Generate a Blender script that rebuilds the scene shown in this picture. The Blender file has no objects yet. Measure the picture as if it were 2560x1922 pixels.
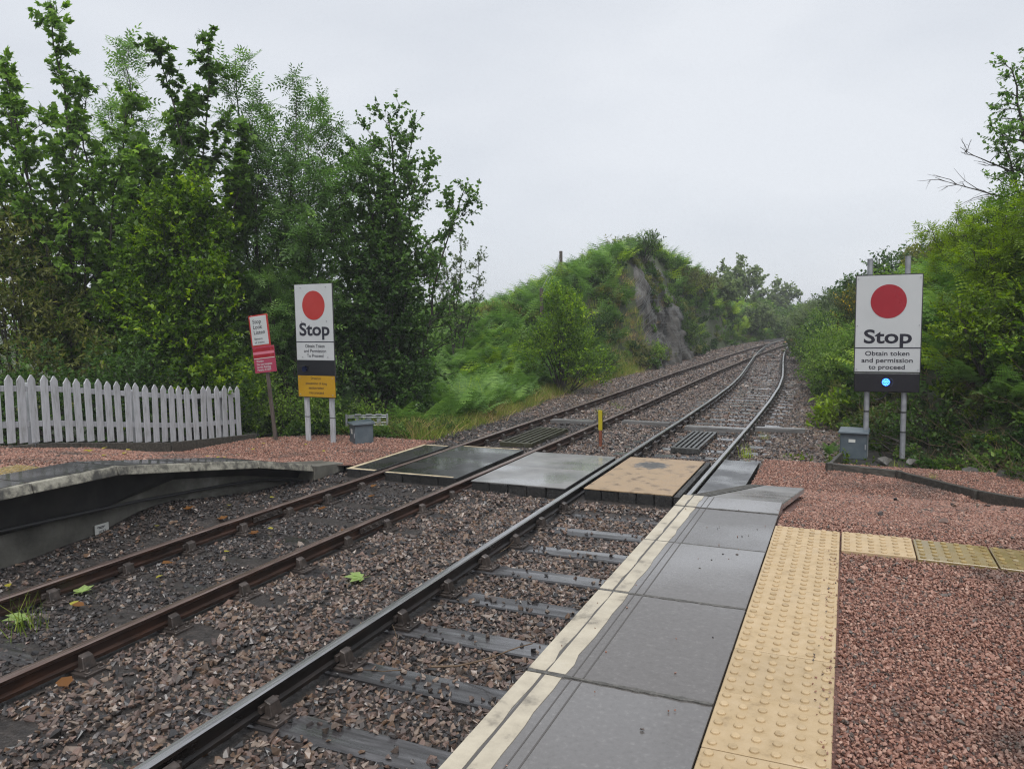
import bpy, bmesh, math, random
import numpy as np
from mathutils import Vector, Matrix, Euler

scene = bpy.context.scene
COL = scene.collection
R = math.radians

# ------------------------------------------------------------------ camera
cam_d = bpy.data.cameras.new('camera'); cam = bpy.data.objects.new('camera', cam_d); COL.objects.link(cam)
cam_d.sensor_width = 36.0; cam_d.lens = 36.0 * 1880 / 2560; cam_d.clip_start = 0.05; cam_d.clip_end = 3000
PITCH, YAW, ROLL = 0.08888, 0.41992, -0.0157
_c, _s = math.cos(YAW), math.sin(YAW)
_f = Vector((-_s * math.cos(PITCH), _c * math.cos(PITCH), -math.sin(PITCH)))
_r = Vector((_c, _s, 0)); _u = _r.cross(_f)
_r2 = _r * math.cos(ROLL) + _u * math.sin(ROLL); _u2 = _r2.cross(_f)
cam.matrix_world = Matrix(((_r2.x, _u2.x, -_f.x, 0.4135), (_r2.y, _u2.y, -_f.y, -5.1989),
                           (_r2.z, _u2.z, -_f.z, 1.4148), (0, 0, 0, 1)))
scene.camera = cam
scene.render.resolution_x, scene.render.resolution_y = 1024, 768

# ------------------------------------------------------------------ overcast sky
SUN_EL, SUN_AZ = R(62), R(150)
world = bpy.data.worlds.new('World'); scene.world = world; world.use_nodes = True
wn, wl = world.node_tree.nodes, world.node_tree.links
wn.clear()
w_out = wn.new('ShaderNodeOutputWorld'); w_bg = wn.new('ShaderNodeBackground')
w_sky = wn.new('ShaderNodeTexSky'); w_sky.sky_type = 'NISHITA'; w_sky.sun_disc = False
w_sky.sun_elevation = SUN_EL; w_sky.sun_rotation = SUN_AZ
w_sc = wn.new('ShaderNodeVectorMath'); w_sc.operation = 'SCALE'; w_sc.inputs['Scale'].default_value = 0.06
w_tc = wn.new('ShaderNodeTexCoord'); w_no = wn.new('ShaderNodeTexNoise')
w_no.inputs['Scale'].default_value = 1.6; w_no.inputs['Detail'].default_value = 4
w_mp = wn.new('ShaderNodeMapping'); w_mp.inputs['Scale'].default_value = (1, 1, 2.6)
w_rp = wn.new('ShaderNodeValToRGB')
w_rp.color_ramp.elements[0].position = 0.34; w_rp.color_ramp.elements[0].color = (0.395, 0.418, 0.457, 1)
w_rp.color_ramp.elements[1].position = 0.66; w_rp.color_ramp.elements[1].color = (0.49, 0.508, 0.538, 1)
w_mx = wn.new('ShaderNodeMixRGB'); w_mx.inputs[0].default_value = 0.93
wl.new(w_tc.outputs['Generated'], w_mp.inputs[0]); wl.new(w_mp.outputs[0], w_no.inputs['Vector'])
wl.new(w_no.outputs['Fac'], w_rp.inputs[0]); wl.new(w_sky.outputs[0], w_sc.inputs[0])
wl.new(w_sc.outputs[0], w_mx.inputs[1]); wl.new(w_rp.outputs[0], w_mx.inputs[2])
wl.new(w_mx.outputs[0], w_bg.inputs['Color']); w_bg.inputs['Strength'].default_value = 1.0
wl.new(w_bg.outputs[0], w_out.inputs['Surface'])

sun_d = bpy.data.lights.new('sun', 'SUN'); sun_d.energy = 1.5; sun_d.angle = R(32); sun_d.color = (1.0, 0.985, 0.96)
sun = bpy.data.objects.new('sun', sun_d); COL.objects.link(sun)
sun.rotation_euler = Vector((math.sin(SUN_AZ) * math.cos(SUN_EL), math.cos(SUN_AZ) * math.cos(SUN_EL), math.sin(SUN_EL))).to_track_quat('Z', 'Y').to_euler()
sun.location = (0, 0, 60)
vs = scene.view_settings
vs.view_transform = 'Standard'; vs.look = 'None'; vs.gamma = 1.0; vs.use_curve_mapping = False; vs.exposure = 0.8
cy = scene.cycles
cy.use_denoising = True; cy.denoising_prefilter = 'NONE'; cy.denoising_input_passes = 'RGB_ALBEDO_NORMAL'; cy.filter_width = 1.2; cy.max_bounces = 6; cy.diffuse_bounces = 3; cy.glossy_bounces = 2
cy.transmission_bounces = 3; cy.transparent_max_bounces = 6; cy.caustics_reflective = False; cy.caustics_refractive = False
cy.sample_clamp_indirect = 4.0

# ================================================================== helpers
def rng_of(n): return np.random.default_rng(n)

def link(o, parent=None):
    COL.objects.link(o)
    if parent is not None: o.parent = parent
    return o

def tag(o, label=None, cat=None, group=None, kind=None):
    if label: o['label'] = label
    if cat: o['category'] = cat
    if group: o['group'] = group
    if kind: o['kind'] = kind
    return o

def thing(name, label, cat, loc=(0, 0, 0), rz=0, group=None):
    o = bpy.data.objects.new(name, None); o.empty_display_size = 0.2
    o.location = loc; o.rotation_euler = (0, 0, rz); link(o)
    return tag(o, label, cat, group)

def mobj(name, me, parent=None, loc=(0, 0, 0), rot=(0, 0, 0), scale=(1, 1, 1)):
    o = bpy.data.objects.new(name, me); o.location = loc; o.rotation_euler = rot; o.scale = scale
    return link(o, parent)

def copy_tree(o, parent=None):
    c = o.copy(); link(c)
    c.parent = parent
    for ch in list(o.children): copy_tree(ch, c)
    return c

class MB:
    """collects plain geometry for one mesh"""
    def __init__(s): s.v = []; s.f = []; s.m = []
    def add(s, vs, fs, mi=0):
        b = len(s.v); s.v.extend([tuple(p) for p in vs]); s.f.extend([tuple(b + i for i in f) for f in fs]); s.m.extend([mi] * len(fs))
        return s
    def box(s, c, d, mi=0, rz=0.0, M=None):
        hx, hy, hz = d[0] / 2, d[1] / 2, d[2] / 2
        vs = [Vector((x, y, z)) for z in (-hz, hz) for x, y in ((-hx, -hy), (hx, -hy), (hx, hy), (-hx, hy))]
        if M is not None: vs = [M @ v for v in vs]
        elif rz: vs = [Matrix.Rotation(rz, 3, 'Z') @ v for v in vs]
        vs = [v + Vector(c) for v in vs]
        return s.add(vs, [(3, 2, 1, 0), (4, 5, 6, 7), (0, 1, 5, 4), (1, 2, 6, 5), (2, 3, 7, 6), (3, 0, 4, 7)], mi)
    def hexa(s, bot, top, mi=0):
        return s.add(list(bot) + list(top), [(3, 2, 1, 0), (4, 5, 6, 7), (0, 1, 5, 4), (1, 2, 6, 5), (2, 3, 7, 6), (3, 0, 4, 7)], mi)
    def tube(s, pts, rad, n=8, mi=0, cap=True):
        pts = [Vector(p) for p in pts]
        if not hasattr(rad, '__len__'): rad = [rad] * len(pts)
        rings = []; ref = None
        for i, p in enumerate(pts):
            t = (pts[min(i + 1, len(pts) - 1)] - pts[max(i - 1, 0)])
            t = t.normalized() if t.length > 1e-9 else Vector((0, 0, 1))
            if ref is None: ref = Vector((1, 0, 0)) if abs(t.x) < 0.9 else Vector((0, 1, 0))
            a = (ref - t * ref.dot(t)).normalized(); b = t.cross(a); ref = a
            rings.append([p + (a * math.cos(2 * math.pi * k / n) + b * math.sin(2 * math.pi * k / n)) * rad[i] for k in range(n)])
        vs = [v for r in rings for v in r]; fs = []
        for i in range(len(pts) - 1):
            for k in range(n):
                fs.append((i * n + k, i * n + (k + 1) % n, (i + 1) * n + (k + 1) % n, (i + 1) * n + k))
        if cap:
            fs.append(tuple(reversed(range(n)))); fs.append(tuple(range((len(pts) - 1) * n, len(pts) * n)))
        return s.add(vs, fs, mi)
    def mesh(s, name, mats, bevel=0.0, smooth=False, seg=1):
        me = bpy.data.meshes.new(name); me.from_pydata(s.v, [], s.f); me.update()
        for m in (mats if isinstance(mats, (list, tuple)) else [mats]): me.materials.append(m)
        me.polygons.foreach_set('material_index', s.m)
        if bevel > 0:
            bm = bmesh.new(); bm.from_mesh(me)
            es = [e for e in bm.edges if len(e.link_faces) == 2 and e.calc_face_angle(0) > 0.5]
            bmesh.ops.bevel(bm, geom=es, offset=bevel, segments=seg, affect='EDGES', profile=0.6, clamp_overlap=True)
            bm.to_mesh(me); bm.free()
        if smooth: me.polygons.foreach_set('use_smooth', [True] * len(me.polygons))
        me.update(); return me

def np_mesh(name, v, tri, mat, tint=None, quad=None):
    """mesh from numpy arrays, with an optional per-vertex colour-variation attribute"""
    me = bpy.data.meshes.new(name)
    polys = tri; k = tri.shape[1]
    me.vertices.add(len(v)); me.vertices.foreach_set('co', np.ascontiguousarray(v, np.float32).ravel())
    me.loops.add(polys.size); me.loops.foreach_set('vertex_index', np.ascontiguousarray(polys, np.int32).ravel())
    me.polygons.add(len(polys)); me.polygons.foreach_set('loop_start', np.arange(0, polys.size, k, dtype=np.int32))
    me.update(calc_edges=True); me.validate()
    if tint is not None:
        a = me.attributes.new('tint', 'FLOAT', 'POINT'); a.data.foreach_set('value', np.ascontiguousarray(tint, np.float32))
    if mat: me.materials.append(mat)
    return me

def fbm(x, y, seed=0, oct=4, f=1.0):
    """smooth pseudo-noise in about -1..1 from rotated sine products"""
    r = rng_of(seed); o = np.zeros_like(np.asarray(x, float)); a = 1.0; tot = 0
    for i in range(oct):
        th = r.uniform(0, 6.28); p = r.uniform(0, 6.28, 4)
        u = x * math.cos(th) + y * math.sin(th); w = -x * math.sin(th) + y * math.cos(th)
        o = o + a * (np.sin(u * f + p[0] + 1.3 * np.sin(w * f * 0.7 + p[1])) * np.sin(w * f + p[2] + 1.3 * np.sin(u * f * 0.6 + p[3])))
        tot += a; a *= 0.55; f *= 2.07
    return o / tot

# ------------------------------------------------------------------ materials
MATS = {}
def nt(name):
    m = bpy.data.materials.new(name); m.use_nodes = True; MATS[name] = m
    n, l = m.node_tree.nodes, m.node_tree.links
    return m, n, l, n['Principled BSDF']

def ramp(n, cols, interp='LINEAR'):
    r = n.new('ShaderNodeValToRGB'); e = r.color_ramp.elements; r.color_ramp.interpolation = interp
    while len(e) < len(cols): e.new(0.5)
    for i, (p, c) in enumerate(cols): e[i].position = p; e[i].color = (*c, 1)
    return r

def pmat(name, cols, rough=(0.5, 0.7), scale=6.0, detail=5, bump=0.0, bscale=None, stretch=(1, 1, 1), metallic=0.0,
         spec=0.5, rscale=None, world=False, rnd=0.0, bdist=0.01, distort=0.0, wet=0.0):
    """noise-driven colour, roughness and relief"""
    m, n, l, b = nt(name)
    if world:
        g = n.new('ShaderNodeNewGeometry'); src = g.outputs['Position']
    else:
        tc = n.new('ShaderNodeTexCoord'); oi = n.new('ShaderNodeObjectInfo')
        ad = n.new('ShaderNodeVectorMath'); ad.operation = 'ADD'
        sc = n.new('ShaderNodeMath'); sc.operation = 'MULTIPLY'; sc.inputs[1].default_value = 57.0
        l.new(oi.outputs['Random'], sc.inputs[0]); l.new(tc.outputs['Object'], ad.inputs[0]); l.new(sc.outputs[0], ad.inputs[1])
        src = ad.outputs[0]
    mp = n.new('ShaderNodeMapping'); mp.inputs['Scale'].default_value = stretch; l.new(src, mp.inputs[0])
    no = n.new('ShaderNodeTexNoise'); no.inputs['Scale'].default_value = scale; no.inputs['Detail'].default_value = detail
    no.inputs['Roughness'].default_value = 0.62; no.inputs['Distortion'].default_value = distort
    l.new(mp.outputs[0], no.inputs['Vector'])
    k = len(cols)
    cr = ramp(n, [(0.28 + 0.44 * i / max(1, k - 1), c) for i, c in enumerate(cols)])
    l.new(no.outputs['Fac'], cr.inputs[0]); out = cr.outputs[0]
    if rnd > 0 and not world:
        hs = n.new('ShaderNodeHueSaturation'); mr = n.new('ShaderNodeMapRange')
        mr.inputs['To Min'].default_value = 1 - rnd; mr.inputs['To Max'].default_value = 1 + rnd
        l.new(oi.outputs['Random'], mr.inputs['Value']); l.new(mr.outputs[0], hs.inputs['Value']); l.new(out, hs.inputs['Color']); out = hs.outputs[0]
    l.new(out, b.inputs['Base Color'])
    n2 = n.new('ShaderNodeTexNoise'); n2.inputs['Scale'].default_value = rscale or scale * 0.6; n2.inputs['Detail'].default_value = 3
    l.new(mp.outputs[0], n2.inputs['Vector'])
    rr = n.new('ShaderNodeMapRange'); rr.inputs['From Min'].default_value = 0.35; rr.inputs['From Max'].default_value = 0.65
    rr.inputs['To Min'].default_value = rough[0]; rr.inputs['To Max'].default_value = rough[1]
    l.new(n2.outputs['Fac'], rr.inputs['Value']); l.new(rr.outputs[0], b.inputs['Roughness'])
    b.inputs['Metallic'].default_value = metallic; b.inputs['Specular IOR Level'].default_value = spec
    if wet > 0:
        wr = n.new('ShaderNodeMapRange'); wr.inputs['From Min'].default_value = .36; wr.inputs['From Max'].default_value = .56; wr.inputs['To Min'].default_value = wet; wr.inputs['To Max'].default_value = wet * .2
        l.new(n2.outputs['Fac'], wr.inputs['Value']); l.new(wr.outputs[0], b.inputs['Coat Weight']); b.inputs['Coat Roughness'].default_value = .08; b.inputs['Coat IOR'].default_value = 1.6
    if bump > 0:
        bp = n.new('ShaderNodeBump'); bp.inputs['Strength'].default_value = bump; bp.inputs['Distance'].default_value = bdist
        nb = n.new('ShaderNodeTexNoise'); nb.inputs['Scale'].default_value = bscale or scale * 3; nb.inputs['Detail'].default_value = 6
        l.new(mp.outputs[0], nb.inputs['Vector']); l.new(nb.outputs['Fac'], bp.inputs['Height']); l.new(bp.outputs[0], b.inputs['Normal'])
    return m

def stone_mat(name, cols, rough, patch=None):
    """colour picked per scattered stone, grain on top"""
    m, n, l, b = nt(name)
    oi = n.new('ShaderNodeObjectInfo'); k = len(cols)
    cr = ramp(n, [((i + 0.5) / k, c) for i, c in enumerate(cols)]); l.new(oi.outputs['Random'], cr.inputs[0])
    tc = n.new('ShaderNodeTexCoord'); no = n.new('ShaderNodeTexNoise'); no.inputs['Scale'].default_value = 1.7; no.inputs['Detail'].default_value = 5
    l.new(tc.outputs['Object'], no.inputs['Vector'])
    mr = n.new('ShaderNodeMapRange'); mr.inputs['To Min'].default_value = 0.55; mr.inputs['To Max'].default_value = 1.45
    l.new(no.outputs['Fac'], mr.inputs['Value'])
    mu = n.new('ShaderNodeVectorMath'); mu.operation = 'SCALE'
    out = cr.outputs[0]
    if patch:
        pn = n.new('ShaderNodeTexNoise'); pn.inputs['Scale'].default_value = patch[0]; pn.inputs['Detail'].default_value = 3
        l.new(oi.outputs['Location'], pn.inputs['Vector'])
        pr = n.new('ShaderNodeMapRange'); pr.inputs['From Min'].default_value = 0.55; pr.inputs['From Max'].default_value = 0.72
        pr.inputs['To Max'].default_value = patch[2]
        l.new(pn.outputs['Fac'], pr.inputs['Value'])
        mx = n.new('ShaderNodeMixRGB'); mx.inputs[2].default_value = (*patch[1], 1)
        l.new(pr.outputs[0], mx.inputs[0]); l.new(out, mx.inputs[1]); out = mx.outputs[0]
    l.new(out, mu.inputs[0]); l.new(mr.outputs[0], mu.inputs['Scale']); l.new(mu.outputs[0], b.inputs['Base Color'])
    b.inputs['Roughness'].default_value = rough
    return m

LEAF_GAIN = {'leaf_sycamore': 1.6, 'leaf_ash': 1.4, 'leaf_alder': 1.45, 'leaf_olive': 1.15, 'leaf_bright': 1.12, 'leaf_dark': 1.2, 'leaf_lime': .82}
def leaf_mat(name, dark, mid, bright, rough=0.42, trans=0.45, spec=0.25):
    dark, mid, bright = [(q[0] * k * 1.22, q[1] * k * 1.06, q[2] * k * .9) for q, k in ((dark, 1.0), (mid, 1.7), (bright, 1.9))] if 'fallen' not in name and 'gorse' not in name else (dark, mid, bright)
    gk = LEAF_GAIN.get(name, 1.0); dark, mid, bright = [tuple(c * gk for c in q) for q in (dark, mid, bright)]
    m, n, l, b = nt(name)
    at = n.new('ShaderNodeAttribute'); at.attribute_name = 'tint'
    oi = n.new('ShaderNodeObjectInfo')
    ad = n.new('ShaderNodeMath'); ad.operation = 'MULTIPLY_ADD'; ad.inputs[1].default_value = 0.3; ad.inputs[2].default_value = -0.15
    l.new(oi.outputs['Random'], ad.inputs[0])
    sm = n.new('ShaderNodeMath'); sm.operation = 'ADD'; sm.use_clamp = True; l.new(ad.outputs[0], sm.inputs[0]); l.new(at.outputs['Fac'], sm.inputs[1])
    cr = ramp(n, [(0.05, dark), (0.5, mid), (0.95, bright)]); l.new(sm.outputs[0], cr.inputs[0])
    l.new(cr.outputs[0], b.inputs['Base Color']); b.inputs['Roughness'].default_value = rough; b.inputs['Specular IOR Level'].default_value = spec
    tr = n.new('ShaderNodeBsdfTranslucent')
    hs = n.new('ShaderNodeHueSaturation'); hs.inputs['Value'].default_value = 1.5; hs.inputs['Saturation'].default_value = 1.1
    l.new(cr.outputs[0], hs.inputs['Color']); l.new(hs.outputs[0], tr.inputs['Color'])
    mx = n.new('ShaderNodeMixShader'); mx.inputs[0].default_value = trans
    l.new(b.outputs[0], mx.inputs[1]); l.new(tr.outputs[0], mx.inputs[2]); l.new(mx.outputs[0], n['Material Output'].inputs['Surface'])
    return m

def flat(name, col, rough=0.5, metallic=0.0, spec=0.5, emit=None, es=0):
    m, n, l, b = nt(name)
    b.inputs['Base Color'].default_value = (*col, 1); b.inputs['Roughness'].default_value = rough
    b.inputs['Metallic'].default_value = metallic; b.inputs['Specular IOR Level'].default_value = spec
    if emit: b.inputs['Emission Color'].default_value = (*emit, 1); b.inputs['Emission Strength'].default_value = es
    return m

M = {}
M['soil'] = pmat('soil', [(.035, .03, .02), (.045, .06, .02), (.06, .085, .025)], (.7, .9), 1.2, bump=.6, bscale=9, world=True, bdist=.05)
M['ballast_bed'] = pmat('ballast_bed', [(.014, .012, .011), (.03, .025, .022), (.055, .044, .038)], (.45, .7), 14, bump=.9, bscale=24, world=True, bdist=.03)
M['fines'] = pmat('fines', [(.018, .017, .018), (.035, .032, .031), (.06, .05, .046)], (.3, .55), 9, bump=.9, bscale=40, world=True, bdist=.02)
M['gravel_bed'] = pmat('gravel_bed', [(.06, .034, .028), (.14, .07, .056), (.22, .125, .1)], (.55, .75), 60, bump=1, bscale=90, world=True, bdist=.01)
M['ballast'] = stone_mat('ballast_stone', [(.03, .029, .03), (.07, .06, .055), (.13, .088, .07), (.05, .046, .047), (.18, .115, .09), (.08, .068, .06), (.15, .09, .055), (.24, .19, .155)], .3)
M['ballast_dark'] = stone_mat('ballast_dark', [(.02, .019, .02), (.04, .036, .036), (.065, .05, .044), (.03, .028, .029), (.09, .068, .058), (.05, .045, .043)], .36)
M['gravel'] = stone_mat('gravel_chip', [(.17, .078, .055), (.28, .135, .094), (.34, .18, .13), (.22, .104, .074), (.42, .26, .195), (.26, .125, .088), (.10, .08, .068)], .5, patch=(1.1, (.075, .06, .05), .85))
M['timber_wet'] = pmat('timber_wet', [(.014, .013, .013), (.034, .032, .033), (.075, .072, .075)], (.12, .45), 5, bump=.4, bscale=8, stretch=(.5, 6, 6), rscale=1.6, rnd=.4, bdist=.01, wet=1.0)
M['timber_dark'] = pmat('timber_dark', [(.008, .008, .008), (.02, .019, .018), (.04, .036, .032)], (.35, .65), 6, bump=.7, bscale=12, stretch=(5, .6, 5), rnd=.3)
M['timber_edge'] = pmat('timber_edge', [(.03, .028, .024), (.06, .055, .045), (.11, .10, .085)], (.4, .7), 5, bump=.7, bscale=14, stretch=(.5, 5, 5), rnd=.25)
M['rail_rust'] = pmat('rail_rust', [(.018, .012, .010), (.045, .024, .017), (.085, .04, .025)], (.28, .55), 12, bump=.25, bscale=60, stretch=(1, .25, 1), metallic=.35)
M['rail_dark'] = pmat('rail_dark', [(.012, .011, .011), (.022, .019, .018), (.04, .03, .026)], (.25, .5), 10, bump=.2, bscale=60, stretch=(1, .25, 1), metallic=.4)
M['rail_top'] = pmat('rail_top', [(.30, .295, .30), (.42, .415, .42), (.52, .51, .51)], (.2, .36), 20, stretch=(3, .15, 1), metallic=.85)
M['rail_top_rust'] = pmat('rail_top_rust', [(.13, .085, .07), (.24, .175, .15), (.36, .28, .25)], (.22, .42), 20, stretch=(3, .15, 1), metallic=.7)
M['chair'] = pmat('chair_iron', [(.03, .026, .024), (.06, .048, .042), (.11, .09, .08)], (.28, .5), 14, bump=.3, bscale=40, metallic=.3, rnd=.3)
M['slab'] = pmat('slab_concrete', [(.085, .078, .072), (.110, .101, .095), (.120, .111, .105), (.168, .157, .148)], (.2, .32), 46, detail=12, bump=.3, bscale=220, rscale=.8, rnd=.16, bdist=.002, wet=1.0)
M['slab_white'] = pmat('painted_cream', [(.17, .15, .12), (.40, .355, .275), (.47, .42, .325), (.50, .455, .365)], (.4, .65), 7, detail=10, bump=.3, bscale=60, bdist=.003, rnd=.05)
M['groove'] = flat('groove_dark', (.09, .084, .08), .7)  # plain darker tone for the flat strips that draw the slab grooves
M['joint'] = pmat('joint_dirt', [(.05, .048, .043), (.09, .086, .078), (.17, .16, .145)], (.5, .8), 30, detail=8, bump=.5)
M['coping_worn'] = None
M['tactile'] = pmat('tactile_buff', [(.30, .215, .12), (.42, .31, .175), (.455, .34, .2), (.48, .365, .22)], (.45, .75), 14, detail=12, bump=.35, bscale=110, bdist=.003, rnd=.1)
M['tactile_moss'] = pmat('tactile_moss', [(.17, .135, .05), (.29, .21, .085), (.33, .28, .18)], (.08, .3), 4, detail=6, rnd=.25)
M['asphalt'] = pmat('asphalt_wet', [(.022, .022, .024), (.035, .034, .036), (.05, .05, .05)], (.10, .42), 3, detail=8, bump=.5, bscale=160, rscale=1.6, bdist=.004, wet=.9)
M['rubber_grey'] = pmat('deck_grey', [(.15, .15, .15), (.22, .215, .21), (.28, .27, .262)], (.18, .5), 2.5, detail=8, bump=.25, bscale=120, rscale=1.3, bdist=.003, rnd=.12, wet=.8)
M['deck_orange'] = None
M['cream_line'] = pmat('cream_line', [(.35, .28, .17), (.58, .48, .32), (.66, .56, .40)], (.4, .6), 8, detail=8)
M['conc'] = pmat('concrete_wall', [(.025, .024, .02), (.085, .08, .066), (.15, .142, .12), (.30, .29, .26)], (.5, .85), 1.6, detail=10, bump=.5, bscale=20, world=True)
M['wall_dark'] = pmat('wall_dark', [(.012, .012, .012), (.022, .021, .02), (.04, .038, .034)], (.5, .8), 4, world=True)
M['white_paint'] = pmat('white_paint', [(.27, .275, .27), (.43, .44, .46), (.50, .51, .53)], (.35, .6), 9, detail=8, bump=.3, bscale=25, stretch=(3, 3, .5), rnd=.06, bdist=.004)
M['sign_white'] = pmat('sign_white', [(.47, .485, .49), (.51, .525, .53), (.54, .55, .555)], (.25, .4), 1.5)
M['sign_red'] = pmat('sign_red', [(.36, .02, .016), (.40, .024, .019), (.43, .036, .03)], (.3, .4), 3)
M['sign_crimson'] = pmat('sign_crimson', [(.28, .007, .017), (.31, .009, .02), (.34, .015, .027)], (.25, .4), 3)
M['sign_magenta'] = pmat('sign_faded_red', [(.30, .025, .065), (.35, .04, .085), (.38, .07, .11)], (.35, .5), 5)
M['sign_pink'] = pmat('sign_pink', [(.55, .14, .2), (.6, .2, .26)], (.4, .5), 8)
M['sign_yellow'] = pmat('sign_yellow', [(.42, .225, .006), (.46, .26, .01), (.49, .29, .02)], (.3, .4), 3)
M['sign_black'] = flat('sign_black', (.012, .012, .016), .3)
M['ink'] = flat('ink', (.014, .013, .024), .4)
M['galv'] = pmat('galvanised', [(.24, .25, .27), (.32, .33, .35), (.40, .41, .43)], (.3, .5), 10, metallic=.35, bump=.1, bscale=30)
M['box_grey'] = pmat('box_grey', [(.065, .085, .10), (.085, .108, .125), (.12, .145, .16)], (.3, .5), 5, detail=8)
M['frame_dark'] = flat('sign_frame', (.035, .035, .035), .5)
M['brown_post'] = pmat('brown_post', [(.05, .038, .03), (.09, .07, .058), (.12, .1, .09)], (.5, .7), 8, stretch=(4, 4, .6))
M['label_white'] = flat('label_white', (.62, .62, .58), .5)
M['led'] = flat('led_blue', (.1, .3, .8), .3, emit=(.05, .25, 1.0), es=4)
M['led_glow'] = flat('led_lens', (.01, .04, .25), .15, emit=(.01, .06, .7), es=.8)
M['led_off'] = flat('lamp_off', (.012, .02, .09), .2)
M['steel_grid'] = pmat('grid_steel', [(.04, .04, .036), (.08, .08, .075), (.14, .14, .135)], (.2, .4), 12, metallic=.5)
M['grid_moss'] = pmat('grid_moss', [(.03, .026, .018), (.055, .055, .028), (.09, .085, .06)], (.35, .6), 12, metallic=.2)
M['plank_grey'] = pmat('plank_grey', [(.09, .085, .08), (.16, .155, .15), (.25, .245, .24)], (.2, .5), 5, bump=.5, stretch=(.4, 5, 5), rnd=.2, wet=.8)
M['yellow_paint'] = flat('yellow_paint', (.45, .37, .015), .4)
M['rust'] = pmat('rust', [(.10, .03, .016), (.20, .06, .03), (.28, .10, .05)], (.5, .8), 14, bump=.4)
M['orange'] = flat('orange_plastic', (.45, .075, .025), .5)
M['rock'] = pmat('rock', [(.008, .007, .006), (.036, .032, .026), (.085, .08, .072), (.16, .154, .145)], (.5, .8), 1.4, detail=10, bump=1.0, bscale=4, world=True, bdist=.12, stretch=(1, 1, .45))
M['wire'] = flat('wire', (.26, .27, .27), .5, metallic=.3)
M['bark'] = pmat('bark', [(.022, .018, .014), (.05, .042, .034), (.085, .075, .06)], (.6, .85), 7, bump=.5, stretch=(2, 2, .6))
M['twig_brown'] = pmat('dead_stem', [(.07, .045, .026), (.13, .085, .05), (.2, .14, .09)], (.6, .8), 9)

# leaf colours
M['lf_syc'] = leaf_mat('leaf_sycamore', (.018, .042, .010), (.042, .088, .018), (.095, .165, .030), rough=.42)
M['lf_ash'] = leaf_mat('leaf_ash', (.020, .046, .016), (.045, .095, .030), (.095, .17, .045))
M['lf_alder'] = leaf_mat('leaf_alder', (.013, .034, .010), (.030, .066, .018), (.065, .125, .032), rough=.36)
M['lf_bright'] = leaf_mat('leaf_bright', (.020, .052, .008), (.060, .125, .014), (.175, .27, .025), rough=.4)
M['lf_dark'] = leaf_mat('leaf_dark', (.010, .027, .009), (.022, .052, .015), (.05, .10, .026), rough=.34)
M['lf_olive'] = leaf_mat('leaf_olive', (.03, .042, .014), (.062, .082, .026), (.12, .135, .04), rough=.5)
M['lf_mid'] = leaf_mat('leaf_mid', (.022, .05, .012), (.052, .108, .024), (.12, .20, .04), rough=.42)
M['lf_lime'] = leaf_mat('leaf_lime', (.045, .09, .010), (.115, .20, .020), (.21, .32, .035), rough=.42)
M['lf_pale_haze'] = leaf_mat('leaf_pale_haze', (.036, .06, .034), (.07, .11, .055), (.11, .16, .075), rough=.6)  # distance haze put into the leaf colour; thorn tree reuses it as pale leaves
M['fern'] = leaf_mat('bracken_green', (.032, .075, .020), (.070, .150, .040), (.13, .23, .06), rough=.5, trans=.35)
M['fern_lime'] = leaf_mat('bracken_lime', (.06, .12, .015), (.12, .21, .025), (.2, .3, .04), rough=.5, trans=.35)
M['fern_brown'] = leaf_mat('bracken_brown', (.04, .024, .014), (.075, .045, .026), (.12, .08, .045), rough=.7, trans=.2)
M['grass'] = leaf_mat('grass_blade', (.05, .09, .016), (.10, .165, .03), (.19, .22, .06), rough=.5, trans=.35)
M['grass_lime'] = leaf_mat('grass_lime', (.11, .19, .012), (.19, .30, .018), (.27, .38, .03), rough=.5, trans=.4)
M['straw'] = leaf_mat('straw', (.12, .095, .05), (.2, .165, .085), (.3, .25, .15), rough=.7, trans=.25)
M['gorse'] = leaf_mat('gorse_flower', (.55, .33, .01), (.7, .45, .012), (.8, .55, .02), rough=.6, trans=.2)
M['leaf_fall_y'] = leaf_mat('fallen_yellow', (.42, .36, .04), (.5, .45, .07), (.55, .55, .12), rough=.45)
M['leaf_fall_b'] = leaf_mat('fallen_brown', (.16, .07, .025), (.26, .12, .04), (.36, .19, .07), rough=.45)
M['leaf_fall_g'] = leaf_mat('fallen_pale_green', (.30, .42, .13), (.38, .50, .18), (.45, .56, .24), rough=.45)

def coping_mat():
    """cream paint flaking off dark concrete"""
    m, n, l, b = nt('coping_worn')
    g = n.new('ShaderNodeNewGeometry')
    no = n.new('ShaderNodeTexNoise'); no.inputs['Scale'].default_value = 10; no.inputs['Detail'].default_value = 10; no.inputs['Roughness'].default_value = .7
    l.new(g.outputs['Position'], no.inputs['Vector'])
    big = n.new('ShaderNodeTexNoise'); big.inputs['Scale'].default_value = 1.7; l.new(g.outputs['Position'], big.inputs['Vector'])
    ad = n.new('ShaderNodeMath'); ad.operation = 'MULTIPLY_ADD'; ad.inputs[1].default_value = .5; l.new(big.outputs['Fac'], ad.inputs[0]); l.new(no.outputs['Fac'], ad.inputs[2])
    cr = ramp(n, [(.62, (.05, .047, .042)), (.72, (.13, .122, .10)), (.80, (.25, .235, .19)), (.95, (.38, .36, .295))])
    l.new(ad.outputs[0], cr.inputs[0]); l.new(cr.outputs[0], b.inputs['Base Color']); b.inputs['Roughness'].default_value = .5
    return m
M['coping_worn'] = coping_mat()

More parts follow.
